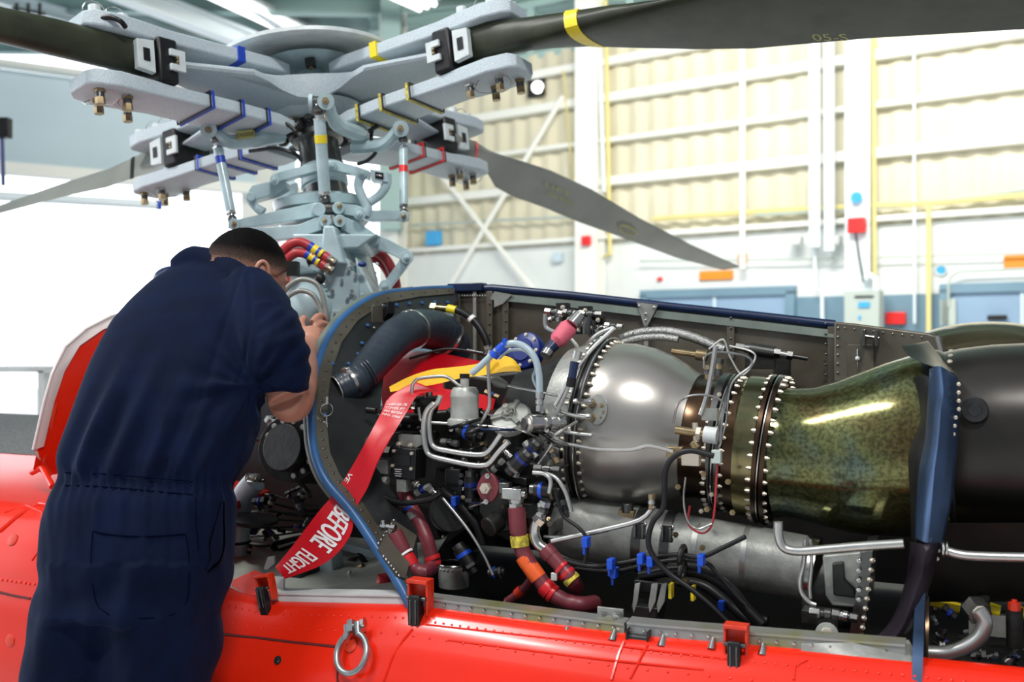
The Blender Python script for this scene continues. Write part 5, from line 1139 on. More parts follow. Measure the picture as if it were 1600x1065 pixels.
mb.sph(GP(566, 413, 2.82), .010, bluecover, 12, 8, (1.3, 1, .8)); mb.build('casing_bolts', gb)
for i, (pts, rp) in enumerate(((((440, 560), (436, 510), (438, 470), (452, 446), (474, 436), (497, 446), (508, 480), (512, 520)), 4), (((452, 500), (444, 478), (452, 462), (470, 454), (490, 462), (503, 490), (506, 525)), 4))):
    mb = MB(); mb.tube([GP(x, y, 2.68) for x, y in pts], R_at(GP(500, 500, 2.68), rp), casing2, 12, smooth=6); mb.build('looped_tube', gb, label='bare metal looped tube')
mb = MB()
for x in (505, 511): mb.cyl(GP(x, 518, 2.66), GP(x - 1, 528, 2.66), .012, bluetape, 12); mb.cyl(GP(x - 1, 528, 2.66), GP(x - 2, 536, 2.66), .0115, yellowp, 12)
mb.build('tube_tape', gb, label='blue and yellow tube tape')
mb = MB(); mb.cyl(GP(480, 408, 2.8), GP(505, 402, 2.8), .012, castdark, 12); mb.sph(GP(500, 435, 2.7), .016, castdark); mb.box(GP(455, 420, 2.76), (.02, 0, 0), (0, .02, 0), (0, 0, .02), castdark); mb.cyl(GP(430, 400, 2.95), GP(440, 450, 2.95), .03, redd, 12); mb.build('sensor', gb)
# red hoses over the gearbox
def rh(label, pts, tape=None, d=2.8, r=.0135):
    t = thing('red_hydraulic_hose', label, 'hose'); mb = MB(); mb.tube([P(p[0], p[1], p[2] if len(p) > 2 else d) for p in pts], r, rhose, 14, smooth=6); mb.build('hose', t)
    if tape:
        (a, b) = tape; pa, pb = P(*a, d), P(*b, d); m2 = MB()
        for f0, f1, m in ((0, .14, bluetape), (.14, .3, yellowp), (.3, .4, bluetape), (.4, .5, yellowp)): m2.cyl(pa.lerp(pb, f0), pa.lerp(pb, f1), r * 1.08, m, 14)
        m2.build('tape_band', t); m3 = MB(); rod(m3, pa.lerp(pb, .55), pb, [(0, .4, r * 1.12, rhose, 14), (.4, .6, r * 1.2, gunm, 6), (.6, .8, r, brass, 14), (.8, 1, r * 1.15, gunm, 6)]); m3.build('end_fitting', t)
rh('upper red hose with blue and yellow tape beside the mechanics head', [(434, 440, 2.9), (434, 415), (438, 398), (450, 384), (468, 378), (485, 385), (497, 393)], ((483, 384), (524, 412)))
rh('lower red hose with blue and yellow tape beside the mechanics head', [(440, 450, 2.9), (440, 425), (446, 408), (460, 396), (475, 396), (490, 402)], ((478, 396), (520, 424)))
rh('upper red hose arching right behind the gearbox', [(548, 394, 3.2), (570, 389, 3.2), (592, 395, 3.2), (608, 412, 3.2), (618, 440, 3.2), (620, 470, 3.2)], r=.016)
rh('lower red hose arching right behind the gearbox', [(560, 404, 3.25), (585, 404, 3.25), (602, 418, 3.25), (612, 440, 3.25), (614, 468, 3.25)], r=.015)
mb = MB(); mb.tube([P(440, 402, 2.98), P(446, 430, 2.98), P(438, 470, 2.98)], .02, orange, 10); mb.build('orange_sleeve', gb, label='orange sleeve')
# ---------------- rotor frame ----------------
HC = V((-.640, 3.2, 1.4 + .759))
e1 = V((-.37, -.44, .01)); e2 = V((.46, -.27, .08)); HN = e2.cross(e1).normalized(); HN = HN if HN.z > 0 else -HN
arms = [e1.normalized(), e2.normalized(), V((.375, .445, -.016)).normalized(), V((-.48, .25, -.09)).normalized()]
MD = -HN
def MP(t, r=0, d=None): return HC - HN * t
# mast
mast = thing('rotor_mast', 'blue-grey rotor mast with swashplate and scissor links', 'mast')
M1 = P(520, 372, 3.1); MX = (M1 - (HC - HN * .05)).normalized(); mb = MB()
def mp(f): return (HC - HN * .02).lerp(M1, f)
mb.tube([mp(0), mp(.25), mp(.27), mp(.42), mp(.44), mp(.5), mp(.51), mp(.6), mp(.62), mp(.7), mp(.72), mp(1)], [.085, .08, .064, .066, .07, .07, .058, .058, .068, .072, .06, .07], gunm, 28); mb.build('mast_shaft', mast, angle=25)
mb = MB(); mb.tube([mp(.46), mp(.47), mp(.5), mp(.505), mp(.54), mp(.55), mp(.6), mp(.61), mp(.66)], [.07, .075, .075, .066, .066, .074, .074, .068, .068], gearpaint, 28); mb.build('mast_collar', mast, angle=25)
swc = P(505, 322, 3.12)
mb = MB(); nrm = (HN + V((0, 0, 1))).normalized(); x_, y_, _ = frame(nrm)
mb.lathe(swc - nrm * .02, nrm, [(0, .13), (.003, .15), (.03, .155), (.034, .13), (.045, .115), (.05, .09)], gearpaint, 36)
mb.lathe(swc - nrm * .075, nrm, [(0, .07), (.003, .12), (.03, .145), (.034, .14)], gearpaint, 36); swp = mb.build('swashplate', mast, angle=25)
mb = MB(); mb.lathe(swc - nrm * .033, nrm, [(0, .13), (.012, .13)], baydark, 36); mb.build('swashplate_bearing', swp)
def link(mb, pts, w, h, m, d=None, up=None):
    pts = [V(p) for p in pts]; up = up or V((0, 0, 1))
    for a, b in zip(pts, pts[1:]):
        dd = (b - a).normalized(); s = dd.cross(up).normalized(); u = s.cross(dd); mb.box((a + b) / 2, (b - a) / 2 + dd * h * .3, s * w, u * h, m)
mb = MB()  # swashplate arms
def arm_tp(mb, prof, m=gearpaint, dep=.05):
    """(px, pyTop, pyBottom, d) stations of a tapering arm"""
    R = []
    for x, t_, b_, d in prof:
        a, b = P(x, t_, d), P(x, b_, d); k = V((0, dep / 2, 0)); R.append([a - k, a + k, b + k, b - k])
    mb.rings(R, m)
arm_tp(mb, [(360, 343, 358, 2.95), (375, 344, 358, 2.95), (430, 332, 351, 2.96), (495, 318, 340, 2.97), (505, 318, 335, 2.97)]); arm_tp(mb, [(525, 318, 334, 2.97), (560, 322, 340, 2.97), (580, 330, 346, 2.97), (620, 330, 345, 2.98), (638, 332, 344, 2.98)])
for x, y in ((366, 350), (631, 338)): mb.cyl(P(x, y, 2.9), P(x, y, 2.99), .017, gearpaint, 16); mb.bolt(P(x, y, 2.9), (0, -1, 0), .008, brass)
mb.cyl(P(498, 327, 2.9), P(498, 327, 3.0), .02, gearpaint, 16); mb.cyl(P(529, 325, 2.9), P(529, 325, 3.0), .018, gearpaint, 16); mb.bolt(P(531, 322, 2.9), (0, -1, 0), .008, brass); mb.cyl(P(504, 326, 2.93), P(523, 326, 2.93), .017, gunm, 16); mb.build('upper_swashplate_arm', mast, .004, angle=30)
mb = MB(); arm_tp(mb, [(392, 356, 372, 2.93), (420, 357, 378, 2.93), (470, 352, 372, 2.93), (505, 338, 360, 2.93)]); arm_tp(mb, [(535, 338, 360, 2.93), (560, 348, 372, 2.94), (582, 362, 384, 2.95)]); arm_tp(mb, [(575, 360, 384, 2.95), (608, 375, 396, 2.95), (640, 392, 412, 2.96)], dep=.03)
for x, y in ((508, 345), (531, 345)): mb.cyl(P(x, y, 2.86), P(x, y, 2.95), .018, gearpaint, 16); mb.bolt(P(x, y, 2.86), (0, -1, 0), .007, brass)
mb.cyl(P(517, 336, 2.9), P(519, 362, 2.9), .011, steel, 10); mb.cyl(P(519, 358, 2.9), P(519, 366, 2.9), .013, brass, 6); mb.tube([P(520, 364, 2.9), P(521, 395, 2.9)], [.014, .022], gearpaint, 12); mb.build('lower_swashplate_arm', mast, .004, angle=30)
mb = MB()
for px, py in ((582, 375), (636, 402)): mb.cyl(P(px, py, 2.9), P(px, py, 2.97), .019, gearpaint, 16); mb.bolt(P(px, py, 2.9), (0, -1, 0), .009, gearpaint)
arm_tp(mb, [(598, 446, 446.5, 2.96), (606, 434, 456, 2.96), (634, 394, 420, 2.96), (641, 396, 410, 2.96)], dep=.03); mb.cyl(P(602, 447, 2.9), P(602, 447, 2.97), .019, gearpaint, 16); mb.bolt(P(602, 447, 2.9), (0, -1, 0), .009, gearpaint); mb.build('servo_link', mast, .003)
# rotating scissors
mb = MB(); arm_tp(mb, [(425, 276, 288, 3.0), (440, 270, 284, 3.0), (470, 262, 276, 3.0), (500, 255, 268, 3.0)], dep=.04); arm_tp(mb, [(512, 252, 266, 2.98), (525, 252, 268, 2.98), (560, 262, 276, 2.97), (578, 268, 282, 2.96)], dep=.04)
for x, y in ((429, 281), (519, 259), (566, 271)): mb.cyl(P(x, y, 2.93), P(x, y, 3.03), .014, gearpaint, 14); mb.bolt(P(x, y, 2.93), (0, -1, 0), .008, gearpaint)
mb.build('upper_scissor_link', mast, .003)
mb = MB(); arm_tp(mb, [(392, 300, 302, 3.02), (398, 292, 316, 3.02), (432, 284, 306, 3.03), (450, 286, 296, 3.05)], dep=.06); arm_tp(mb, [(432, 300, 318, 3.2), (465, 285, 308, 3.2)], dep=.03); mb.cyl(P(392, 307, 2.96), P(392, 307, 3.06), .014, gearpaint, 14)
mb.tube([P(390, 308, 3), P(398, 322, 3), (P(412, 332, 3))], [.014, .012, .016], gearpaint, 10, smooth=3); mb.build('left_scissor_link', mast, .003)
mb = MB(); mb.tube([P(x, y, 2.95) for x, y in ((565, 272), (560, 290), (566, 308), (574, 325), (570, 336))], [.016, .014, .014, .015, .018], gearpaint, 10, smooth=5); mb.tube([P(x, y, 2.95) for x, y in ((604, 272), (604, 288), (594, 304), (578, 316))], [.015, .014, .013, .013], gearpaint, 10, smooth=5)
mb.prism([P(x, y, 2.93) for x, y in ((578, 264), (604, 268), (606, 284), (580, 282))], (0, .05, 0), gearpaint); mb.prism([P(x, y, 2.925) for x, y in ((586, 268), (599, 270), (599, 280), (586, 278))], (0, .01, 0), black); mb.cyl(P(588, 273, 2.92), P(597, 275, 2.92), .003, steel, 6); mb.cyl(P(562, 334, 2.88), P(562, 334, 2.95), .018, gearpaint, 14); mb.bolt(P(562, 334, 2.88), (0, -1, 0), .01, gearpaint); mb.build('right_scissor_fork', mast, .002)
# pitch links
def plink(label, a, b, da, db, tape, tm, r=.014):
    t = thing('pitch_link', label, 'rod', None); p, q = P(*a, da), P(*b, db); mb = MB(); rod(mb, p, q, [(.0, .1, r * .75, hubwhite, 12), (.1, .12, r * 1.1, steel, 6), (.12, .9, r, gearpaint, 16), (.9, .93, r * 1.1, steel, 6), (.93, 1, r * .6, steel, 10)]); mb.build('rod_body', t)
    m2 = MB(); m2.cyl(p.lerp(q, tape - .05), p.lerp(q, tape + .04), r * 1.06, tm, 16); m2.build('tape_band', t)
    m3 = MB(); m3.sph(p, r * 1.2, gunm); m3.sph(q, r * 1.0, gunm); m3.build('rod_end', t)
plink('left pitch link with blue tape band', (338, 218), (363, 343), 2.98, 2.93, .27, bluetape, .0145)
plink('front pitch link with yellow tape band crossing the mast', (498, 170), (508, 312), 2.86, 2.93, .33, yellowp, .0175)
plink('right pitch link with red tape band', (630, 218), (631, 332), 3.02, 2.96, .42, redtape, .013)
# ---------------- rotor head ----------------
hub = thing('main_rotor', 'four-bladed helicopter rotor with pale star-shaped head and colour-banded arms', 'rotor')
def LH(a, r, s, z): d = a; side = HN.cross(d).normalized(); up = d.cross(side); return HC + d * r + side * s + HN * z
# star plate: concave sides, four arms
def starpt(phi, rad): pass
out = []
for k in range(4):
    a, b = arms[k], arms[(k + 1) % 4]; order = [0, 1, 2, 3]
    out.append(('arm', a, b))
loop_ = []
for k in range(4):
    a, b = arms[k], arms[(k + 1) % 4]; sgn = 1 if HN.cross(a).dot(b) > 0 else -1
    sa = HN.cross(a).normalized() * sgn; sb = HN.cross(b).normalized() * -sgn
    p1 = HC + a * .53 + sa * .045; p2 = HC + a * .31 + sa * .12; m_ = HC + (a + b).normalized() * .15; p3 = HC + b * .31 + sb * .12; p4 = HC + b * .53 + sb * .045
    for i in range(4): loop_.append(p1.lerp(p2, i / 4))
    for i in range(9):
        t_ = i / 8; bs = (a + b).normalized(); tg = (b - a).normalized(); c1 = HC + bs * .150 - tg * .085; c2 = HC + bs * .150 + tg * .085
        loop_.append(p2 * (1 - t_) ** 3 + c1 * 3 * t_ * (1 - t_) ** 2 + c2 * 3 * t_ ** 2 * (1 - t_) + p3 * t_ ** 3)
    for i in range(1, 5): loop_.append(p3.lerp(p4, i / 4))
mb = MB(); N = len(loop_)
def TK(p): r = (p - HC).length; f = max(0, min(1, (r - .17) / .10)); return 1.9 * (1 - f) + .36 * f
def ringz(z, k): return [HC + (p - HC) * k + HN * z * TK(p) for p in loop_]
mb.rings([ringz(-.030, .88), ringz(-.028, .97), ringz(-.010, 1.0), ringz(.010, 1), ringz(.018, .985), ringz(.02, .92)], hubpaint); mb.build('star_plate', hub, angle=35)
mb = MB(); mb.lathe(HC - HN * .075, HN, [(0, .09), (.01, .12), (.035, .145), (.05, .16)], hubpaint, 36); mb.build('lower_bell', hub)
mb = MB()
for k in range(12): a = k * math.pi / 6; x_, y_, _ = frame(HN); p = HC - HN * .07 + (x_ * math.cos(a) + y_ * math.sin(a)) * .10; mb.bolt(p, -HN, .012, brass if k % 2 else gunm, .014)
mb.build('hub_bolts', hub)
mb = MB(); mb.lathe(HC - HN * .115, HN, [(0, .085), (.02, .095), (.04, .10)], black, 28)
for k in range(9): a = k * .7; x_, y_, _ = frame(HN); p = HC - HN * .10 + (x_ * math.cos(a) + y_ * math.sin(a)) * .11; mb.sph(p, .022, castdark, 10, 6); mb.cyl(p, p + (x_ * math.cos(a) + y_ * math.sin(a)) * .05, .012, random.choice((steel, brass, gunm)), 8)
mb.build('droop_restrainer', hub)
mb = MB(); c = HC + HN * .12; mb.lathe(c, HN, [(.03, .05), (.022, .16), (.004, .24), (-.006, .29), (-.002, .30), (.010, .30), (.030, .25), (.050, .12), (.056, .001)], hubwhite, 48); mb.build('head_cap', hub, label='white domed cap')
mb = MB(); mb.lathe(HC + HN * .0, HN, [(0, .07), (.06, .075), (.062, .05), (.10, .05), (.102, .14), (.115, .16), (.12, .16)], gearpaint, 30)
for k in range(8): a = k * .785 + .2; x_, y_, _ = frame(HN); p = HC + HN * .085 + (x_ * math.cos(a) + y_ * math.sin(a)) * .13; mb.box(p, x_ * .015, y_ * .015, HN * .012, fwgrey); mb.bolt(p - HN * .012, -HN, .007, brass)
mb.build('cap_hub', hub)
armlab = {0: bluetape, 1: yellowp, 2: redtape, 3: bluetape}
for k, a in enumerate(arms):
    s = HN.cross(a).normalized()
    m1 = MB()
    for zz, q0 in ((.062, .12), (-.098, .12)):
        R = []
        for r, w, h_ in ((.14, .075, .014), (.20, .085, .017), (.35, .078, .017), (.55, .070, .018), (.62, .075, .020), (.70, .080, .020), (.76, .066, .020), (.78, .045, .016)):
            c = HC + a * r + HN * (zz + (-.018 * max(0, (.4 - r) / .25) if zz < 0 else 0)); R.append([c - s * w - HN * h_, c - s * (w - .006) - HN * (h_ + .004), c + s * (w - .006) - HN * (h_ + .004), c + s * w - HN * h_, c + s * w + HN * h_, c - s * w + HN * h_])
        m1 = MB(); m1.rings(R, hubpaint); pl_ = m1.build('sleeve_plate', hub, .003, angle=35)
        if zz > 0: top_plate = pl_
    m2 = MB(); c = HC + a * .56 - HN * .014
    m2.box(c - a * .0, a * .03, s * .082, HN * .064, black)
    eb = m2.build('elastomeric_block', hub, .008)
    m3 = MB(); 
    for q in (-1, 1):
        m3.prism([c + a * x + s * .083 * q + HN * z for x, z in ((-.045, -.03), (.0, -.03), (.0, -.012), (-.026, -.012), (-.026, .012), (.0, .012), (.0, .03), (-.045, .03))], s * .01 * q, hubwhite)
        m3.prism([c + a * x + s * .060 * q + HN * z for x, z in ((.04, -.046), (.09, -.04), (.09, .04), (.04, .046))], s * .02 * q, hubwhite)
        m3.prism([c + a * x + s * .081 * q + HN * z for x, z in ((.055, -.018), (.075, -.018), (.075, .018), (.055, .018))], s * .002 * q, black)
        for z in (-.006, .006): m3.cyl(c - a * .02 + HN * z + s * .084 * q, c - a * .02 + HN * z + s * .096 * q, .004, brass, 8)
    m3.build('block_retainer', eb, .001, label='pale U-shaped retainer')
    m4 = MB()
    for r, w in ((.62, -.045), (.66, .03), (.71, -.03), (.74, .035)):
        p = HC + a * r + s * w - HN * .118; rod(m4, p, p - HN * .045, [(0, .3, .015, random.choice((brass, steel)), 6), (.3, .6, .012, gunm, 14), (.6, 1, .013, brass, 6)])
        p = HC + a * r + s * w + HN * .086; rod(m4, p, p + HN * .02, [(0, 1, .016, hubwhite, 14)])
    m4.build('blade_bolt', pl_)
    m5 = MB()
    for r in (.66, .72):
        c2 = HC + a * r - HN * .12; m5.tube([c2 + s * .05 * math.cos(t_) * (1 if r < .7 else -1) - HN * .03 * math.sin(t_) + a * .03 * math.sin(2 * t_) for t_ in [i * .5 for i in range(12)]], .0016, steel, 5)
        c2 = HC + a * r + HN * .1; m5.tube([c2 + a * .035 * math.cos(t_) + HN * .04 * math.sin(t_) for t_ in [i * .35 for i in range(10)]], .0016, steel, 5)
    m5.build('retaining_wire', pl_)
    m6 = MB(); tm = armlab[k]
    for r in (.24, .33, .43) if k != 2 else (.4, .5):
        for zz in (-.100 - .018 * max(0, (.4 - r) / .25),):
            c = HC + a * r + HN * zz; L = [c - s * .086 - HN * .024, c + s * .086 - HN * .024, c + s * .086 + HN * .022, c - s * .086 + HN * .022]
            m6.tube(L, .0045, tm if k != 1 else yellow, 6, closed=True)
            m6.tube([x + a * .01 for x in L], .003, black, 6, closed=True)
    m6.build('tape_band', pl_); m6 = MB()
    c = HC + a * .32 + HN * .062; L = [c - s * .084 - HN * .023, c + s * .084 - HN * .023, c + s * .084 + HN * .023, c - s * .084 + HN * .023]
    R = []
    for o_ in (-.012, .012): R.append([x + a * o_ for x in L])
    m6.rings(R, tm, True); m6.build('tape_band', top_plate)
    if k == 0:
        m7 = MB(); 
        for q in (0, .008): m7.tube([HC + a * .58 - s * .09 - HN * (.04 + q), HC + a * .45 - s * .088 - HN * (.05 + q), HC + a * .25 - s * .09 - HN * (.052 + q), HC + a * .12 - s * .06 - HN * (.08 + q)], .004, casing2, 8, smooth=5)
        m7.build('blade_harness', hub); m8 = MB(); m8.tube([P(158, 29, 2.6), P(172, 27, 2.6), P(188, 33, 2.6), P(196, 42, 2.62)], .007, black, 10, smooth=5); m8.build('damper_lead', hub)
# pitch horns
ph = [('left', [(325, 205, 2.98), (334, 202, 2.98), (348, 215, 2.98), (365, 222, 3.0), (410, 216, 3.03), (440, 212, 3.08)], (326, 203)), ('mid', [(502, 158, 2.86), (512, 162, 2.87), (518, 180, 2.9), (528, 195, 2.94), (552, 206, 3.0), (565, 208, 3.05)], (509, 158)), ('right', [(630, 200, 3.0), (620, 206, 3.0), (605, 222, 3.02), (590, 228, 3.05), (555, 230, 3.1)], (626, 201))]
for nm, pts, (bx, by) in ph:
    mb = MB(); mb.tube([P(*p) for p in pts], [.016, .018, .019, .022, .024, .024][:len(pts)], gearpaint, 10, smooth=4); d = pts[0][2]; mb.cyl(P(bx, by, d - .04), P(bx, by, d + .04), .024, gearpaint, 18); mb.bolt(P(bx, by, d - .04), (0, -1, 0), .010, brass); hn = mb.build('pitch_horn', hub, angle=35)
    if nm == 'left':
        mb = MB(); c0 = P(370, 212, 2.975); c1 = P(398, 208, 2.985); mb.box((c0 + c1) / 2, (c1 - c0) / 2, (0, .003, 0), (0, 0, .012), tagpaint); text(mb, 'S/N2058', .018, lambda x, y: c0 + (c1 - c0).normalized() * (x * .8 + .0) + Z * (y - .007) + V((0, -.005, 0)), ink); mb.build('serial_tag', hn, label='dull yellow serial tag')
mb = MB(); mb.cyl(P(488, 160, 2.86), P(500, 160, 2.86), .018, gunm, 14); mb.cyl(P(484, 160, 2.86), P(490, 160, 2.86), .024, gearpaint, 14); mb.build('horn_bearing', hub)
mb = MB()
for pts in (((585, 190, 3.1), (580, 215, 3.05), (588, 235, 3.05), (575, 250, 3.05), (560, 256, 3.1)), ((390, 236, 3.05), (430, 232, 3.0), (460, 240, 3.0), (470, 250, 3.05)), ((555, 212, 3.05), (575, 205, 3.05), (592, 196, 3.05)), ((435, 190, 3), (450, 195, 3), (462, 205, 3))): mb.tube([P(*p) for p in pts], .006, black, 8, smooth=5)
mb.build('ground_cable', hub)
# ---------------- blades ----------------
def airfoil(mb, secs, m1, m2=None, n=9, th=.12):
    """secs: (leading edge, trailing edge, thickness fraction)"""
    R = []
    for L, T, tk in secs:
        c = T - L; nn = c.cross(V((0, 0, 1))); up = (HN - c.normalized() * HN.dot(c.normalized())).normalized(); ch = c.length; ring = []
        for i in range(n): x = (1 - math.cos(math.pi * i / n)) / 2; ring.append(L + c * x + up * ch * tk * (2.2 * (math.sqrt(x) - x) * .62 + .02))
        for i in range(n): x = 1 - (1 - math.cos(math.pi * i / n)) / 2; ring.append(L + c * x - up * ch * tk * (2.2 * (math.sqrt(x) - x) * .38 + .02))
        R.append(ring)
    mb.rings(R, m1)
def along(a, t, s_, z, drop): side = HN.cross(a).normalized(); p = HC + a * t + side * s_; return V((p.x, p.y, p.z + z + drop))
# blade 1: near right (passes over the engine)
blab = 'dark olive rotor blade with yellow band passing over the engine'
a = arms[1]; mb = MB(); S = []
for tt, zc, ch, tw, tk in ((.60, -.005, .125, .0, 1.15), (.62, -.006, .135, .0, 1.3), (.70, -.014, .138, .0, 1.25), (.80, -.030, .145, .002, 1.02), (.95, -.058, .165, .010, .72), (1.10, -.090, .20, .022, .46), (1.25, -.125, .25, .028, .17), (1.40, -.155, .295, .034, .14), (1.7, -.215, .30, .036, .13), (2.2, -.335, .30, .036, .12), (3.0, -.55, .30, .036, .12)):
    c = HC + a * tt + V((0, 0, zc)); ad = V((a.x, a.y, 0)).normalized(); sd = V((-ad.y, ad.x, 0)); S.append((c - sd * ch * .42 + Z * tw, c + sd * ch * .58 - Z * tw, tk))
airfoil(mb, S, olive, n=10); t = mb.build('rotor_blade', hub, angle=60, label=blab)
mb = MB(); f = .4; i0 = 3
def sec_at(S, ts, t_):
    for i in range(len(ts) - 1):
        if ts[i] <= t_ <= ts[i + 1]:
            f = (t_ - ts[i]) / (ts[i + 1] - ts[i]); A_, B_ = S[i], S[i + 1]; return (A_[0].lerp(B_[0], f), A_[1].lerp(B_[1], f), A_[2] + (B_[2] - A_[2]) * f)
def grow(s, k): c = (s[0] + s[1]) / 2; return (c + (s[0] - c) * k, c + (s[1] - c) * k, s[2] * k)
ts = [.6, .62, .70, .8, .95, 1.1, 1.25, 1.4, 1.7, 2.2, 3.0]
airfoil(mb, [grow(sec_at(S, ts, x), 1.03) for x in (.955, .995)], yellowp, n=10); mb.build('yellow_band', t)
mb = MB(); pa = P(1466, 8, 1.9)
c0 = sec_at(S, ts, 1.58); p0 = c0[0].lerp(c0[1], .8); ad = V((a.x, a.y, -.15)).normalized(); sd = (c0[1] - c0[0]).normalized(); lo = -ad.cross(sd) if ad.cross(sd).z > 0 else ad.cross(sd)
text(mb, '05-S', .05, lambda x, y: p0 + ad * (x) + sd * (-y) + lo * .028, tagpaint); mb.build('stencil', t)
# blade 2: near left
blab = 'dark grey rotor blade root leaving the frame at upper left'
a = arms[0]; mb = MB(); S = []
for tt, zc, ch, tk in ((.60, -.01, .115, 1.2), (.62, -.01, .125, 1.3), (.85, -.012, .125, 1.25), (1.05, -.015, .125, 1.1), (1.3, -.03, .15, .4)):
    c = HC + a * tt + V((0, 0, zc)); ad = V((a.x, a.y, 0)).normalized(); sd = V((-ad.y, ad.x, 0)); S.append((c + sd * ch * .5, c - sd * ch * .5, tk))
airfoil(mb, S, olive, n=10); t = mb.build('rotor_blade', hub, angle=60, label=blab)
# blade 3: far right, drooping away
blab = 'long grey rotor blade drooping away to the right with red band'
E3 = [((712, 212), (706, 244), .60, .6), ((745, 226), (742, 252), .75, .5), ((765, 236), (760, 268), .9, .3), ((790, 244), (774, 292), 1.05, .17), ((820, 253), (800, 306), 1.2, .13), ((860, 266), (850, 324), 1.45, .10), ((925, 296), (905, 347), 1.75, .10), ((1000, 341), (975, 372), 2.15, .10), ((1080, 382), (1055, 402), 2.6, .10), ((1156, 416), (1130, 422), 3.0, .09)]
a = arms[2]; S = []
for u_, l_, tt, tk in E3:
    d = HC.y + a.y * tt; q0, q1 = P(*u_, d - .08), P(*l_, d + .03); S.append((q0, q1, tk))
mb = MB(); airfoil(mb, S, bladegrey, n=8); t = mb.build('rotor_blade', hub, angle=60, label=blab)
ts = [e_[2] for e_ in E3]
mb = MB(); airfoil(mb, [grow(sec_at(S, ts, x), 1.06) for x in (.74, .77)], redtape, n=8); mb.build('red_band', t)
mb = MB()
def b3(u_, w_): s_ = sec_at(S, ts, u_); return s_[0].lerp(s_[1], w_)
for k, (s_, u0, w0) in enumerate((('LIFT', 1.42, .42), ('NO PUSH', 1.46, .62))):
    vs, fs = textmesh(s_, 1); X = max(v[0] for v in vs); mb.add([b3(u0 + v[0] / X * .2, w0 - v[1] * .14) + V((0, -.02, -.006)) for v in vs], fs, tagpaint)
c = b3(2.12, .55); mb.tube([b3(2.12 + .07 * math.cos(q * .4), .6 + .14 * math.sin(q * .4)) + V((0, -.02, -.008)) for q in range(16)], .004, tagpaint, 5, closed=True); mb.build('stencil', t)
# blade 4: far left
blab = 'slender rotor blade drooping to the far left edge'
E4 = [((268, 222), (262, 252), .62, .6), ((250, 228), (252, 266), .72, .5), ((215, 247), (212, 276), .85, .3), ((170, 266), (168, 292), 1.0, .2), ((100, 287), (102, 306), 1.25, .15), ((0, 322), (0, 333), 1.6, .14), ((-120, 358), (-120, 366), 2.1, .14)]
a = arms[3]; S = []
for u_, l_, tt, tk in E4: d = HC.y + a.y * tt; S.append((P(*u_, d + .08), P(*l_, d - .06), tk))
mb = MB(); airfoil(mb, S, bladegrey, n=8); t = mb.build('rotor_blade', hub, angle=60, label=blab)
mb = MB(); ts = [e_[2] for e_ in E4]; airfoil(mb, [grow(sec_at(S, ts, x), 1.05) for x in (.86, .88)], black, n=8); mb.build('root_band', t)
# ---------------- mechanic ----------------
man = thing('person', 'person in dark blue coveralls seen from behind, bending over the gearbox', 'person')
def solid(mb, voxel, smooth=6, fn=None, name='t', mats=None, angle=80, parent=None, split=None, **tags):
    me = bpy.data.meshes.new('t'); me.from_pydata(mb.v, [], mb.f); me.update(); o = bpy.data.objects.new('t', me); col.objects.link(o)
    r = o.modifiers.new('r', 'REMESH'); r.mode = 'VOXEL'; r.voxel_size = voxel; r.use_smooth_shade = True
    s = o.modifiers.new('s', 'SMOOTH'); s.factor = .5; s.iterations = smooth
    dg = bpy.context.evaluated_depsgraph_get(); m2 = bpy.data.meshes.new_from_object(o.evaluated_get(dg)); bpy.data.objects.remove(o)
    if fn:
        ns = [v.normal.copy() for v in m2.vertices]; cs = [v.co.copy() for v in m2.vertices]
        for v, c, n in zip(m2.vertices, cs, ns): v.co = fn(c, n)
        m2.update()
    for m in mats: m2.materials.append(m)
    if split:
        for p in m2.polygons: p.material_index = split(p.center)
    for p in m2.polygons: p.use_smooth = True
    n = len(m2.vertices); b = V((sum(v.co.x for v in m2.vertices) / n, sum(v.co.y for v in m2.vertices) / n, min(v.co.z for v in m2.vertices)))
    for v in m2.vertices: v.co -= b
    ob = bpy.data.objects.new(name, m2); return place(ob, b, parent, 0, tags)
def px_of(c): q = c - CAM; return CX + q.x / q.y * F, CY - q.z / q.y * F
def ell(c, rx, ry, n=32, pw=2.4, tilt=0):
    o = []
    for k in range(n):
        a = 2 * math.pi * k / n; ca, sa = math.cos(a), math.sin(a); x = abs(ca) ** (2 / pw) * (1 if ca > 0 else -1); y = abs(sa) ** (2 / pw) * (1 if sa > 0 else -1)
        o.append(V((c.x + rx * x, c.y + ry * y + tilt * rx * x, c.z)))
    return o
def torso(S, grow=0, pw=2.4):
    R = []
    for y, l, r, d, t in S:
        c = P((l + r) / 2, y, d); R.append(ell(c, (r - l) / 2 * d / F + grow, t + grow, 36, pw))
    return R
TS = [(412, 286, 345, 2.36, .05), (424, 262, 392, 2.345, .08), (440, 240, 412, 2.33, .10), (470, 208, 428, 2.29, .12), (500, 181, 436, 2.25, .128), (530, 166, 434, 2.22, .132), (560, 153, 430, 2.19, .134), (600, 138, 420, 2.15, .134), (640, 123, 410, 2.12, .13), (700, 101, 395, 2.08, .125), (745, 90, 374, 2.05, .12), (800, 76, 364, 2.03, .128), (860, 71, 361, 2.01, .135), (910, 66, 356, 2.0, .132), (950, 55, 348, 1.98, .125)]
FOOT_Z = .0
def leg(mb, top, mid, bot, r, grow=0, m=navy):
    (x, y, d) = top; p0 = P(x, y, d); p1 = P(*mid); p2 = V((p1.x, p1.y + .02, .45)); p3 = V((p1.x, p1.y + .01, bot))
    mb.tube([p0, p0.lerp(p1, .5), p1, p2, p3], [r[0] + grow, r[1] + grow, r[2] + grow, r[3] + grow, r[4] + grow], m, 28)
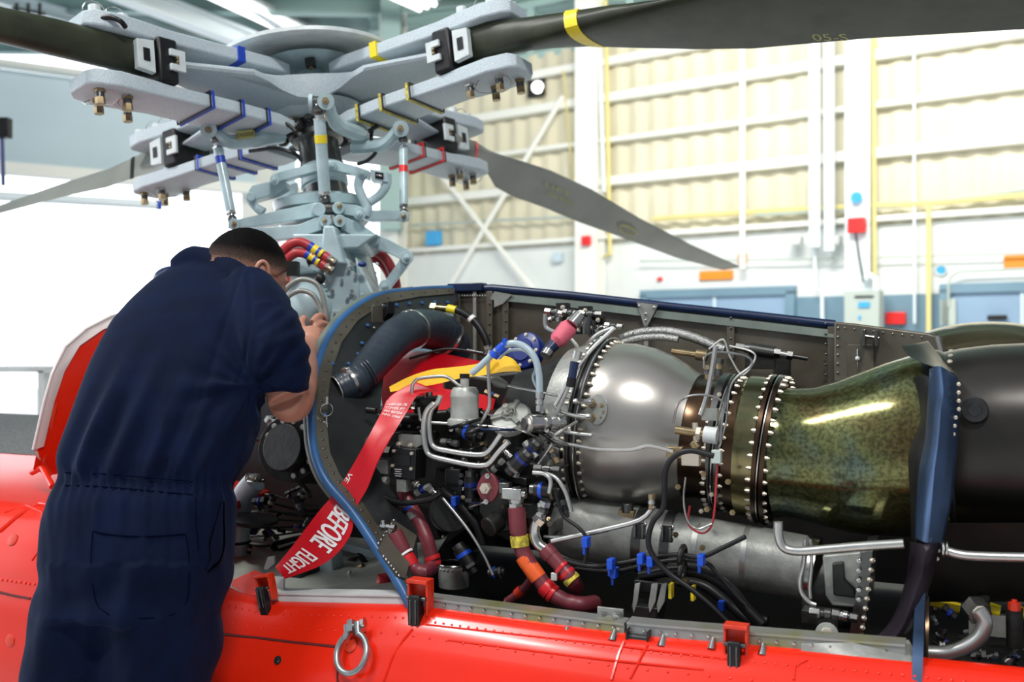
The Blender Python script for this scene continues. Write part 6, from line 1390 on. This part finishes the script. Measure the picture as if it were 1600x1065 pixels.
# body: head, neck, torso, legs, arms, hands in one surface
hd = P(384, 424, 2.36)
hx = V((.75, .60, -.28)).normalized(); hz = V((.22, .16, .95)); hz = (hz - hx * hz.dot(hx)).normalized(); hy = hz.cross(hx)
mb = MB(); mb.sph(hd, .087, skin_m, 32, 22, (1.12, .92, 1.16), (hx, hy, hz))
mb.sph(hd + hx * .035 - hz * .055, .062, skin_m, 24, 16, (1.1, .95, 1.15), (hx, hy, hz))     # jaw
mb.sph(hd + hx * .095 - hz * .045, .02, skin_m, 14, 10, (1.1, .9, .8), (hx, hy, hz)); mb.sph(hd + hx * .098 - hz * .02, .014, skin_m, 12, 8, (1.0, .8, 1.8), (hx, hy, hz))  # nose
mb.sph(hd + hx * .082 - hz * .080, .017, skin_m, 12, 8, (.9, 1.6, .6), (hx, hy, hz)); mb.sph(hd + hx * .075 - hz * .105, .02, skin_m, 12, 8, (1, 1.3, .8), (hx, hy, hz))  # lips, chin
mb.sph(hd + hx * .088 + hz * .005, .016, skin_m, 12, 8, (.8, 2.8, .7), (hx, hy, hz))  # brow
mb.tube([hd - hx * .035 - hz * .05, P(352, 440, 2.36), P(335, 470, 2.33)], [.058, .062, .075], skin_m, 24)
mb.rings([r for r in torso(TS, -.032)], skin_m)
leg(mb, (255, 930, 1.98), (245, 1065, 1.98), .06, (.075, .07, .065, .055, .045), 0, skin_m); leg(mb, (140, 930, 1.98), (112, 1065, 1.98), .06, (.055, .055, .055, .05, .045), 0, skin_m)
def ARM(mb, pts, r, m): mb.tube([P(*p) for p in pts], r, m, 22, smooth=4)
EL = (452, 622, 2.16)
ARM(mb, [(398, 500, 2.25), (428, 555, 2.17), EL[:2] + (2.14,)], [.042, .046, .046], skin_m)
ARM(mb, [(446, 618, 2.14), (456, 628, 2.17), (468, 600, 2.28), (478, 560, 2.44), (484, 538, 2.52)], [.043, .045, .041, .031, .027], skin_m)
ARM(mb, [(240, 490, 2.33), (280, 560, 2.5), (330, 590, 2.62)], [.055, .045, .042], skin_m); ARM(mb, [(325, 590, 2.61), (380, 560, 2.66), (430, 540, 2.7)], [.042, .036, .028], skin_m)
def hand(mb, wr, palm, tips, thumb, k=1.0):
    w, p = P(*wr), P(*palm); mb.tube([w, w.lerp(p, .5), p], [.026, .034, .032], skin_m, 16, flat=.7)
    for f in tips:
        q = [P(*x) for x in f]; mb.tube(q, [.0105, .0098, .009, .008][:len(q)], skin_m, 10, smooth=3); mb.sph(q[-1], .0085, skin_m, 10, 6)
    q = [P(*x) for x in thumb]; mb.tube(q, [.014, .012, .010], skin_m, 10, smooth=3); mb.sph(q[-1], .010, skin_m, 10, 6)
hand(mb, (484, 542, 2.52), (485, 518, 2.57), [[(488, 504, 2.585), (497, 494, 2.61), (506, 496, 2.635), (509, 506, 2.665)], [(491, 513, 2.575), (501, 506, 2.60), (511, 508, 2.625), (512, 518, 2.655)], [(491, 524, 2.565), (501, 519, 2.59), (511, 521, 2.615), (511, 530, 2.645)], [(490, 535, 2.555), (498, 532, 2.575), (507, 534, 2.60), (507, 541, 2.625)]], [(476, 520, 2.57), (470, 507, 2.60), (475, 497, 2.635)])
hand(mb, (430, 540, 2.7), (446, 532, 2.72), [[(452, 526 + 5 * i, 2.72), (461, 523 + 5 * i, 2.735), (469, 525 + 5 * i, 2.74)] for i in range(4)], [(446, 526, 2.71), (452, 516, 2.72), (460, 512, 2.73)])
ear = P(409, 423, 2.30)
def skinfn(c, n): return c
solid(mb, .0038, 2, None, 'body', [skin_m], parent=man)
mb = MB()
# ear: rim and lobe on the side of the head
eo = hd + (P(409, 424, 2.28) - hd) * 1.0
ecx = V((.75, .5, -.1)).normalized(); ecz = (V((.1, .1, 1)) - ecx * .02).normalized(); ecn = V((.35, -.94, .0)).normalized()
mb.sph(eo, .020, skin_m, 20, 12, (.75, .35, 1.15), (ecx, ecn, ecz)); mb.tube([eo + ecx * .0145 * math.cos(a) + ecz * .0225 * math.sin(a) + ecn * (.008) for a in [math.radians(x) for x in range(-70, 215, 19)]], .0048, skin_m, 8, smooth=2)
mb.sph(eo - ecz * .02 + ecn * .003, .008, skin_m, 10, 8); mb.build('ear', man, angle=80)
# hair cap: follows the skull, fades above the ear and nape
def cap(name, m, k, cond, label=None, jit=.0015):
    G = MB(); n, kk = 72, 48; vs = {}; B = (hx, hy, hz)
    def pt(i, j):
        th = math.pi * i / kk; ph = 2 * math.pi * j / n; d = B[0] * (1.12 * math.sin(th) * math.cos(ph)) + B[1] * (.92 * math.sin(th) * math.sin(ph)) + B[2] * (1.16 * math.cos(th))
        p = hd + d * (.087 * k); return p + d * jit * noise.noise(p * 90)
    fs = []; ids = {}; V_ = []
    def gid(i, j):
        j %= n
        if (i, j) not in ids: ids[(i, j)] = len(V_); V_.append(pt(i, j))
        return ids[(i, j)]
    for i in range(kk):
        for j in range(n):
            c = pt(i + .5, j + .5); x, y = px_of(c)
            if cond(c, x, y): fs.append([gid(i, j), gid(i, j + 1), gid(i + 1, j + 1), gid(i + 1, j)])
    G.add(V_, fs, m); o = G.build(name, man, angle=80)
    sm = o.modifiers.new('solid', 'SOLIDIFY'); sm.thickness = .004; sm.offset = -1; return o
def hcond(lim):
    def f(c, x, y):
        q = c - hd; fwd = q.dot(hx); up = q.dot(hz)
        return up > lim + .16 * max(fwd, 0) - .25 * max(-fwd, 0) and fwd < .030 + max(0, up + .01) * 1.3
    return f
hr = cap('hair', hair_m, 1.030, hcond(-.036))
def fade():
    n = hair_m.node_tree; b = n.nodes['Principled BSDF']; off = WL[hr.name] - hd
    t = n.nodes.new('ShaderNodeTexCoord'); ad = n.nodes.new('ShaderNodeVectorMath'); ad.operation = 'ADD'; ad.inputs[1].default_value = off
    dt = n.nodes.new('ShaderNodeVectorMath'); dt.operation = 'DOT_PRODUCT'; dt.inputs[1].default_value = hz + hx * -.12
    mr = n.nodes.new('ShaderNodeMapRange'); mr.inputs['From Min'].default_value = .058; mr.inputs['From Max'].default_value = -.008
    ns = n.nodes.new('ShaderNodeTexNoise'); ns.inputs['Scale'].default_value = 420; mu = n.nodes.new('ShaderNodeMath'); mu.operation = 'MULTIPLY_ADD'; mu.inputs[1].default_value = .5; mu.inputs[2].default_value = -.25
    sm_ = n.nodes.new('ShaderNodeMath'); sm_.operation = 'ADD'; sm_.use_clamp = True
    rp = n.nodes.new('ShaderNodeValToRGB'); rp.color_ramp.elements[0].position = .15; rp.color_ramp.elements[0].color = (.0035, .003, .003, 1); rp.color_ramp.elements[1].position = .95; rp.color_ramp.elements[1].color = (.42, .22, .16, 1)
    e_ = rp.color_ramp.elements.new(.55); e_.color = (.06, .04, .033, 1)
    L = n.links.new; L(t.outputs['Object'], ad.inputs[0]); L(ad.outputs[0], dt.inputs[0]); L(dt.outputs['Value'], mr.inputs['Value']); L(t.outputs['Object'], ns.inputs['Vector']); L(ns.outputs['Fac'], mu.inputs[0])
    L(mr.outputs[0], sm_.inputs[0]); L(mu.outputs[0], sm_.inputs[1]); L(sm_.outputs[0], rp.inputs[0]); L(rp.outputs[0], b.inputs['Base Color'])
fade()
# coveralls
mb = MB(); mb.rings(torso(TS), navy)
ARM(mb, [(385, 452, 2.27), (408, 490, 2.20), (428, 540, 2.13), (440, 592, 2.12), (443, 612, 2.12)], [.062, .072, .072, .062, .055], navy)
ARM(mb, [(250, 470, 2.32), (270, 520, 2.42), (300, 570, 2.52)], [.06, .07, .06], navy)
mb.tube([P(442, 596, 2.12), P(443, 614, 2.12)], [.058, .057], navy, 24)
leg(mb, (255, 925, 1.985), (240, 1065, 1.99), .12, (.118, .118, .112, .095, .085)); leg(mb, (135, 930, 1.985), (105, 1065, 1.99), .12, (.100, .100, .090, .09, .082))
mb.tube([P(270, 418, 2.33), P(300, 402, 2.34), P(335, 406, 2.31), P(372, 425, 2.26), P(400, 445, 2.24)], [.02, .03, .026, .024, .02], navy, 12, smooth=4)
def ridged(x): return (1 - abs(x) * 2)
def wrinkle(c, n):
    x, y = px_of(c); h = 0
    h += .004 * noise.noise(V((c.x * 6, c.y * 6, c.z * 5)))
    # long soft folds hanging down the back toward the waist
    f = max(0, min(1, (y - 520) / 160)) * max(0, min(1, (760 - y) / 30)); u = (x + (y - 560) * .42) / 26
    h += .016 * f * (noise.noise(V((u, y / 220, 3.1)))) * (1.3 if x < 260 else .7)
    # gathers at the waist
    g = math.exp(-((y - 752 - (x - 230) * .02) / 22) ** 2); h += -.010 * g + .0035 * g * math.sin(x * .42 + 2 * noise.noise(V((x / 20, 0, 0))))
    g2 = max(0, min(1, (y - 765) / 20)) * math.exp(-max(0, y - 770) / 90); h += .011 * g2 * noise.noise(V((x / 13, y / 130, 8)))
    # folds radiating from the armpit
    dx, dy = x - 395, y - 600; r = math.hypot(dx, dy); an = math.atan2(dy, dx)
    h += .013 * math.exp(-((r - 60) / 60) ** 2) * noise.noise(V((an * 3.2, r / 120, 5)))
    # sleeve creases
    if x > 400 and y > 470: h += .007 * noise.noise(V((x / 40, y / 18 + x / 40, 1)))
    # legs
    if y > 880: h += .016 * noise.noise(V((x / 38 + y / 130, y / 70, 9)))
    # stitched back pleat and shoulder yoke
    xl = 372 - (y - 440) * .42 + 20 * math.sin((y - 440) / 180)
    if 420 < y < 735: h += -.0035 * math.exp(-((x - xl) / 3.0) ** 2)
    xs = 408 + 12 * math.sin((y - 430) / 60) - (y - 430) * .12
    if 425 < y < 600 and c.y < 2.25: h += -.004 * math.exp(-((x - xs + 20) / 2.6) ** 2)
    if 745 < y < 1000: h += -.0025 * math.exp(-((x - 232 - (y - 745) * .05) / 2.5) ** 2)
    return c + n * h
cov = solid(mb, .0065, 16, wrinkle, 'coveralls', [navy], parent=man, label='dark blue work coveralls')
# find a point of the garment's back at a pixel
from mathutils.bvhtree import BVHTree
bv = BVHTree.FromPolygons([v.co + WL[cov.name] for v in cov.data.vertices], [list(p.vertices) for p in cov.data.polygons])
def back(px, py, off=.003):
    loc, n, i, d = bv.ray_cast(CAM, ray(px, py).normalized())
    return (loc + n * off) if loc else P(px, py, 2.0)
mb = MB()
def stitch(pts, r=.0014, m=navyseam): mb.tube([back(*p, .0004) for p in pts], r, m, 6, smooth=3)
stitch([(145, 830), (180, 836), (230, 838), (290, 834)]); stitch([(145, 830), (142, 880), (150, 940), (170, 960)], .0009); stitch([(290, 834), (296, 880), (292, 940), (270, 960)], .0009); stitch([(170, 960), (220, 966), (270, 960)], .0009)
stitch([(306, 778), (306, 810), (310, 860)], .0009)
for k in range(2): stitch([(102, 738 + 20 * k), (160, 740 + 20 * k), (230, 746 + 20 * k), (300, 752 + 20 * k), (362, 756 + 16 * k)], .0011)
mb.build('stitching', man)
mb = MB(); L = [(345, 782), (338, 808), (331, 830), (326, 850), (327, 872), (320, 890)]; Rr_ = [(349, 784), (349, 812), (350, 835), (349, 855), (342, 878), (324, 893)]
mb.grid(subdiv([[back(*a, .002), back((a[0] + b[0]) / 2, a[1], -.004), back(*b, .002)] for a, b in zip(L, Rr_)], 4), pocketlining, V((0, .003, 0))); mb.build('side_pocket', man, label='gaping side pocket')
mb = MB()
for q in (-1, 1): 
    x = P(240 if q > 0 else 105, 1065, 2.0).x; mb.tube([V((x, 1.93, .05)), V((x, 2.0, .06)), V((x + .01, 2.12, .05)), V((x + .01, 2.2, .035))], [.045, .05, .046, .03], black, 18, smooth=3); mb.box((x + .005, 2.06, .012), (.05, 0, 0), (0, .14, 0), (0, 0, .012), black); mb.tube([V((x, 2.0, .06)), V((x, 2.0, .2))], .05, black, 18)
mb.build('boot', man, .004)
t = thing('safety_cap', 'grey cap brim showing behind the mechanics shoulder', 'cap'); mb = MB(); mb.sph(P(270, 437, 2.6), .045, bluedark, 20, 12, (1.1, 1, .8)); mb.build('cap', t)
# ---------------- tidy: put every group empty at the base of its parts ----------------
bpy.context.view_layer.update()
for r in ROOTS:
    kids = list(r.children)
    if not kids: continue
    pts = []
    for k in kids:
        w = WL[k.name]; b = k.bound_box
        pts += [w + V(c) for c in b]
    c = V(((min(p.x for p in pts) + max(p.x for p in pts)) / 2, (min(p.y for p in pts) + max(p.y for p in pts)) / 2, min(p.z for p in pts)))
    r.location = c
    for k in kids: k.location = k.location - c
